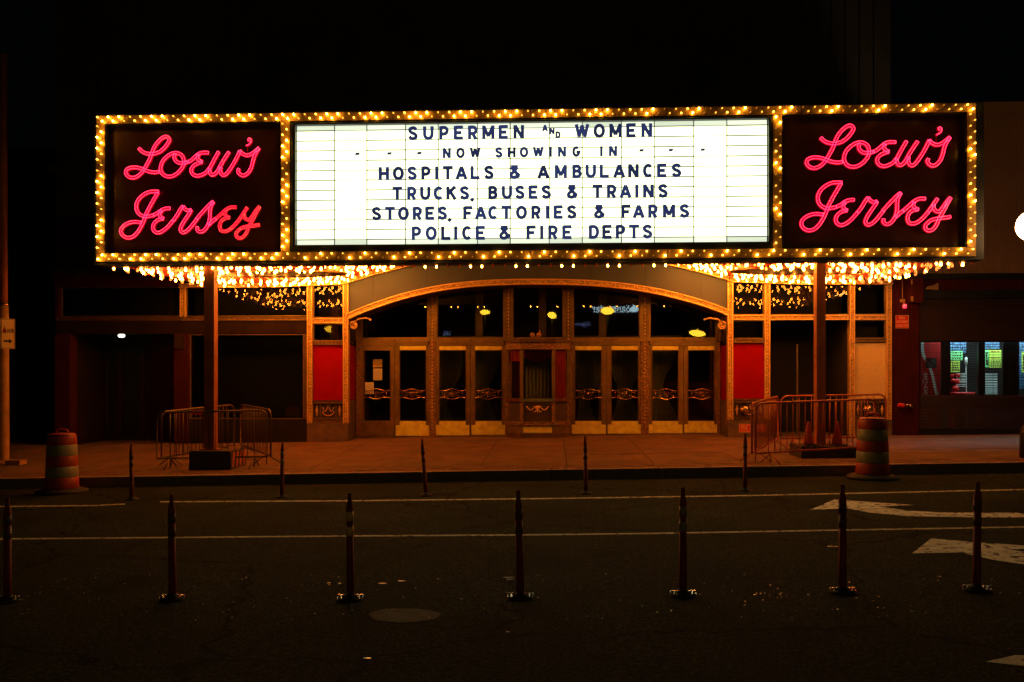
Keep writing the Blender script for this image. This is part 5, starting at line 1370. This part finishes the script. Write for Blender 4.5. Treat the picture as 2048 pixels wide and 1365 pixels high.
# ------------------------------------------------------------------ traffic drums
def drum(px, py, lab, tilt=0.0, skirt=True):
    x, y = G(px, py); z = zr(x)
    t = thing("traffic_drum", lab, "traffic drum", (x, y, z), "traffic drums in the gutter")
    segs = [(0.08,0.27,'orange',0.27,0.262),(0.27,0.46,'white',0.262,0.254),(0.46,0.64,'orange',0.254,0.246),(0.64,0.83,'white',0.246,0.238),(0.83,0.99,'orange',0.238,0.225)]
    for z0, z1, m, r0, r1 in segs:
        MB().lathe([(r0-0.004,z0+0.001),(r0,z0+0.012),(r1+0.002,z1-0.012),(r1-0.004,z1-0.001)], (x,y,z), 28).build("white_band" if m == 'white' else "orange_band", M[m], t)
    mb = MB(); mb.lathe([(0.222,0.991),(0.2,1.02),(0.06,1.03)], (x,y,z), 28)
    mb.tube([(x-0.12,y,z+1.02),(x-0.09,y,z+1.08),(x,y,z+1.1),(x+0.09,y,z+1.08),(x+0.12,y,z+1.02)], 0.018, 8)
    mb.build("top_handle", M['orange'], t)
    MB().lathe([(0.42,0.001),(0.42,0.03),(0.36,0.06),(0.28,0.078)], (x,y,z), 28).build("rubber_base", M['rubber'], t)
drum(1745, 957, "orange and white traffic drum in the gutter at the right barrier")
drum(124, 985, "orange and white traffic drum in the gutter at the far left")

# ------------------------------------------------------------------ delineator posts
def post_meshes(band):
    mb = MB(); mb.lathe([(0.033,0.03),(0.031,0.2),(0.029,0.62)], n=14)
    # flattened, pinched head with a grip hole gap
    n = 14; pr_ = [(0.029,0.029,0.62),(0.032,0.029,0.72),(0.026,0.024,0.76),(0.017,0.014,0.80),(0.017,0.010,0.85),(0.014,0.007,0.862)]
    b = len(mb.v)
    for rx, ry, z in pr_:
        for k in range(n): mb.v.append((rx*cos(2*pi*k/n), ry*sin(2*pi*k/n), z))
    mb.smooth = True; mb._f([(b+i*n+k, b+i*n+(k+1)%n, b+(i+1)*n+(k+1)%n, b+(i+1)*n+k) for i in range(len(pr_)-1) for k in range(n)]); mb.smooth = False
    mb._f([tuple(b+(len(pr_)-1)*n+k for k in range(n))])
    tube_ = mb.mesh("tube", M['maroon'], (0,0,0))[0]
    bd = [MB().lathe([(0.0318,z0),(0.0318,z0+0.075)], n=14).mesh("reflective_band", band, (0,0,0))[0] for z0 in (0.635, 0.515)]
    mb = MB(); mb.lathe([(0.105,0.0),(0.10,0.012),(0.05,0.03),(0.037,0.05)], n=14); base_ = mb.mesh("base", M['rubber'], (0,0,0))[0]
    refl = []
    for sg in (-1, 1):
        mb = MB(); mb.hexa([(sg*0.05,-0.05,0.016),(sg*0.105,-0.035,0.016),(sg*0.105,0.03,0.03),(sg*0.05,0.02,0.03)][::sg],
                [(sg*0.05,-0.048,0.022),(sg*0.105,-0.033,0.022),(sg*0.105,0.03,0.036),(sg*0.05,0.02,0.036)][::sg])
        for q in (0.06, 0.09): mb.lathe([(0.012,0.03),(0.012,0.045)], (sg*q, -0.01, 0), 6)
        refl.append(mb.mesh("base_reflector", M['foil'], (0,0,0))[0])
    return tube_, bd, base_, refl
PA = post_meshes(M['amberband']); PW = post_meshes(M['white'])
PDk = post_meshes(mat("dark_band", (0.12,0.06,0.035), 0.5))  # darker band colour for the dull posts
def delin(px, py, kit, lab, grp, scale=1.0, tx=0, refl=True, band=True):
    x, y = G(px, py); z = zr(x)
    t = thing("delineator_post", lab, "delineator post", (x, y, z+0.001), grp, 0)
    t.rotation_euler = (0, radians(tx), 0.0 if not refl else random.uniform(-.15,.15)); t.scale = (1,1,scale)
    def p(me, nm): o = bpy.data.objects.new(nm, me); C.objects.link(o); o.parent = t
    p(kit[0], "tube"); 
    if band:
        for b in kit[1]: p(b, "reflective_band")
    p(kit[2], "base"); 
    if refl:
        for b in kit[3]: p(b, "base_reflector")
g1 = "front row of posts along the near lane"; g2 = "back row of posts along the kerb lane"
FRr = [(15,1203,'d',0,"front row post cut by the left edge of the photo"),(345,1200,'d',-0.5,"front row post second from the left, dark bands"),(701,1200,'a',-0.5,"front row post with two bright amber bands"),
       (1041,1197,'d',-1.2,"front row post leaning slightly, left of the middle lane gap, dull bands"),(1366,1192,'w',0,"front row post with pale grey bands right of the middle"),(1685,1186,'d',0,"front row post standing before the turn arrow head"),(1953,1182,'d',0.6,"rightmost front row post, over the second arrow")]
for px_, py_, k_, tx, lab in FRr: delin(px_, py_, {'a':PA,'w':PW,'d':PDk}[k_], lab, g1, 1.03, tx)
BK = [(264,1000,-1.0,"leftmost back row post"),(564,995,0.5,"back row post below the big dark shop window"),(852,992,-4.0,"back row post leaning left in front of the left doors"),(1172,988,-1.0,"back row post in front of the doors right of the booth"),(1490,982,0.3,"back row post in front of the FDC sign")]
for px_, py_, tx, lab in BK: delin(px_, py_, PDk if px_ != 564 else PW, lab, g2, 1.03, tx, refl=False)

# ------------------------------------------------------------------ left street pole with HUB sign
hx_, hy_ = GS(7, 930); hz = zs(hx_, hy_)
hp = thing("street_pole", "cream painted steel street pole at the left edge", "pole", (hx_, hy_, hz))
MB().lathe([(0.115,0.001),(0.11,0.1),(0.098,3.0),(0.092,3.29)], (hx_,hy_,hz), 20).build("lower_shaft", M['polepaint'], hp)
MB().lathe([(0.10,3.291),(0.10,3.34)], (hx_,hy_,hz), 20).build("collar", M['brassrod'], hp)
MB().lathe([(0.078,3.341),(0.07,8.5)], (hx_,hy_,hz), 20).build("upper_shaft", M['steel'], hp)
mb = MB(); mb.lathe([(0.18,0.001),(0.17,0.06),(0.13,0.1)], (hx_,hy_,hz), 12); mb.box(hx_+0.1, hx_+0.42, hy_-0.12, hy_+0.12, hz+0.001, hz+0.1); mb.build("base_casting", M['polepaint'], hp)
sy = hy_-0.19; x0, x1 = PX(2,sy), PX(29.5,sy); xm_ = (x0+x1)/2; hw_ = (x1-x0)/2*0.89; x0, x1 = xm_-hw_, xm_+hw_; z0, z1 = PZ(15,698,sy), PZ(15,638,sy)
hs = thing("hub_sign", "tan HUB sign with a small tower and a black arrow on the street pole", "sign", ((x0+x1)/2, sy, z0))
MB().box(x0, x1, sy, sy+0.006, z0, z1).build("plate", M['signplate'], hs)
mb = MB(); mb.text("HUB", x0+(x1-x0)*0.68, z0+(z1-z0)*0.60, sy-0.003, (z1-z0)*0.13, width=(x1-x0)*0.46, bold=0.04)
az = z0+(z1-z0)*0.255; mb.prism([(x0+0.05,az-0.02),(x1-0.11,az-0.02),(x1-0.11,az-0.05),(x1-0.04,az),(x1-0.11,az+0.05),(x1-0.11,az+0.02),(x0+0.05,az+0.02)], sy-0.004, sy-0.001)
e = 0.008
for a in ((x0+.01,x1-.01,z1-.01-e,z1-.01),(x0+.01,x1-.01,z0+.01,z0+.01+e),(x0+.01,x0+.01+e,z0+.02,z1-.02),(x1-.01-e,x1-.01,z0+.02,z1-.02)): mb.box(a[0],a[1],sy-0.003,sy-0.001,a[2],a[3])
mb.build("lettering", M['ink'], hs)
mb = MB(); tx0 = x0+(x1-x0)*0.27; zz = z0+(z1-z0)*0.6
mb.box(tx0-0.032, tx0+0.032, sy-0.004, sy-0.001, zz-0.05, zz+0.02); mb.prism([(tx0-0.026,zz+0.021),(tx0+0.026,zz+0.021),(tx0+0.008,zz+0.06),(tx0,zz+0.1),(tx0-0.008,zz+0.06)], sy-0.004, sy-0.001)
mb.build("tower_emblem", M['inkred'], hs)
MB().box(xm_-0.02, xm_+0.02, sy+0.0065, sy+0.09, (z0+z1)/2-0.02, (z0+z1)/2+0.02).build("bracket", M['galv'], hs)
hs.rotation_euler = (0, 0, radians(46))

# ------------------------------------------------------------------ globe street lamp at the right edge
d = 15.3; gx, gy = AT(2066, d); gz = CH-(452-HOR)/F*d; zg = zs(gx, gy)
gl = thing("globe_street_lamp", "white glowing globe street lamp cut by the right edge", "street lamp", (gx, gy, zg))
mb = MB(); R_ = 0.275; mb.lathe([(R_*sin(pi*i/14)+0.001, -R_*cos(pi*i/14)) for i in range(15)], (gx,gy,gz), 24); mb.build("globe", emit("globe_glow", (1.0,0.5,0.18), 40.0), gl)
mb = MB(); mb.lathe([(0.22,0.001),(0.2,0.5),(0.09,0.7),(0.07,gz-zg-0.5),(0.12,gz-zg-0.42),(0.14,gz-zg-0.27)], (gx,gy,zg), 14); mb.build("lamp_post", M['blackpaint'], gl)

# ------------------------------------------------------------------ across the street (behind the viewer): what the door glass reflects
RYY = -25.0
def mirror(px, py, Yp, Ys, tilt):      # where the reflection seen at a pixel in a pane comes from, on the plane Ys
    k, m = KX(px); d = Vector((k, m, (HOR-py)/F)); t = Yp/m; h = Vector((d.x*t, Yp, CH+d.z*t))
    n = Vector((0, -1, -tilt)).normalized(); r = d-n*2*d.dot(n); q = (Ys-Yp)/r.y
    return h.x+r.x*q, h.z+r.z*q
bk = thing("bank_building", "dark building across the street behind the viewer that carries lit shop signs", "building", (0, -26, 0))
MB().box(-22, 26, -34, RYY-0.2, -0.5, 11).build("bank_wall", M['dark'], bk)
def rsign(body, px0, px1, py0, py1, col, s, shear, lab, logo=False):
    (x0, z1), (x1, z0) = mirror(px0, py0, DY+0.03, RYY, TILT), mirror(px1, py1, DY+0.03, RYY, TILT); cx_ = (x0+x1)/2
    mb = MB(); mb.text(body, cx_-(0.35 if logo else 0), (z0+z1)/2, RYY, z1-z0, width=(x1-x0)*(0.8 if logo else 1), shear=shear, bold=0.0, flip=True)
    if logo:
        lx = x1-0.35
        mb.prism([(lx+0.40*cos(a), (z0+z1)/2-0.12+0.22*sin(a)) for a in [2*pi*i/20 for i in range(20)]][::1], RYY-0.05, RYY)
        mb.prism([(lx-0.16,(z0+z1)/2+0.05),(lx+0.16,(z0+z1)/2+0.05),(lx+0.05,(z0+z1)/2+0.3),(lx-0.02,(z0+z1)/2+0.48),(lx-0.08,(z0+z1)/2+0.3)], RYY-0.048, RYY+0.002)
    mb.box(cx_-0.05, cx_+0.05, RYY-0.2, RYY-0.06, (z0+z1)/2-0.05, (z0+z1)/2+0.05)
    mb.build("lit_shop_sign", emit("sign_glow_"+body.lower(), col, s), bk, label=lab)
rsign("Santander", 1183, 1277, 608, 625, (0.6,0.88,1.0), 8.0, 0.0, "blue white bank name sign", logo=True)
rsign("Walgreens", 1150, 1181, 644, 655, (0.3,0.45,1.0), 2.0, 0.3, "dim blue script shop sign")
rsign("Wa", 886, 901, 663, 673, (0.35,0.55,1.0), 2.0, 0.3, "dim blue script fragment of a shop sign")
lampglow = emit("sodium_lamp", (1.0,0.55,0.03), 24.0)
for i, (px_, py_, w_, h_, rot) in enumerate(((970,625,0.36,0.18,0),(1104,631,0.32,0.24,-20),(1215,622,0.48,0.28,0),(1395,667,0.58,0.24,-8),(661,660,0.4,0.3,0))):
    LY = -16.0; x, z = mirror(px_, py_, DY+0.03, LY, TILT) if px_ > 700 else mirror(px_, py_, FY+0.06, LY, 0)
    t = thing("sodium_street_lamp", ["street lamp behind the viewer reflected in the transom left of the booth","street lamp behind the viewer reflected above the ticket booth","street lamp behind the viewer reflected beside the mirrored bank name","street lamp behind the viewer reflected in the rightmost transom","street lamp behind the viewer reflected in the glass above the left red board"][i], "street lamp", (x, LY, zr(x)), "sodium street lamps across the street")
    mb = MB(); P = [(0.02,-1),(0.6,-0.75),(0.95,-0.3),(1,0.1),(0.8,0.55),(0.3,0.9),(0.02,1)]
    mb.lathe([(a*w_, b*h_) for a, b in P], (0,0,0), 16); ca_, sa_ = cos(radians(rot)), sin(radians(rot))
    mb.v = [(x+v[0]*ca_-v[2]*sa_, LY+v[1]*0.6, z+v[0]*sa_+v[2]*ca_) for v in mb.v]; mb.build("lamp_head", lampglow, t)
    MB().tube([(x, LY, zr(x)), (x, LY, z-h_*0.9)], 0.07, 8).build("lamp_post", M['blackpaint'], t)
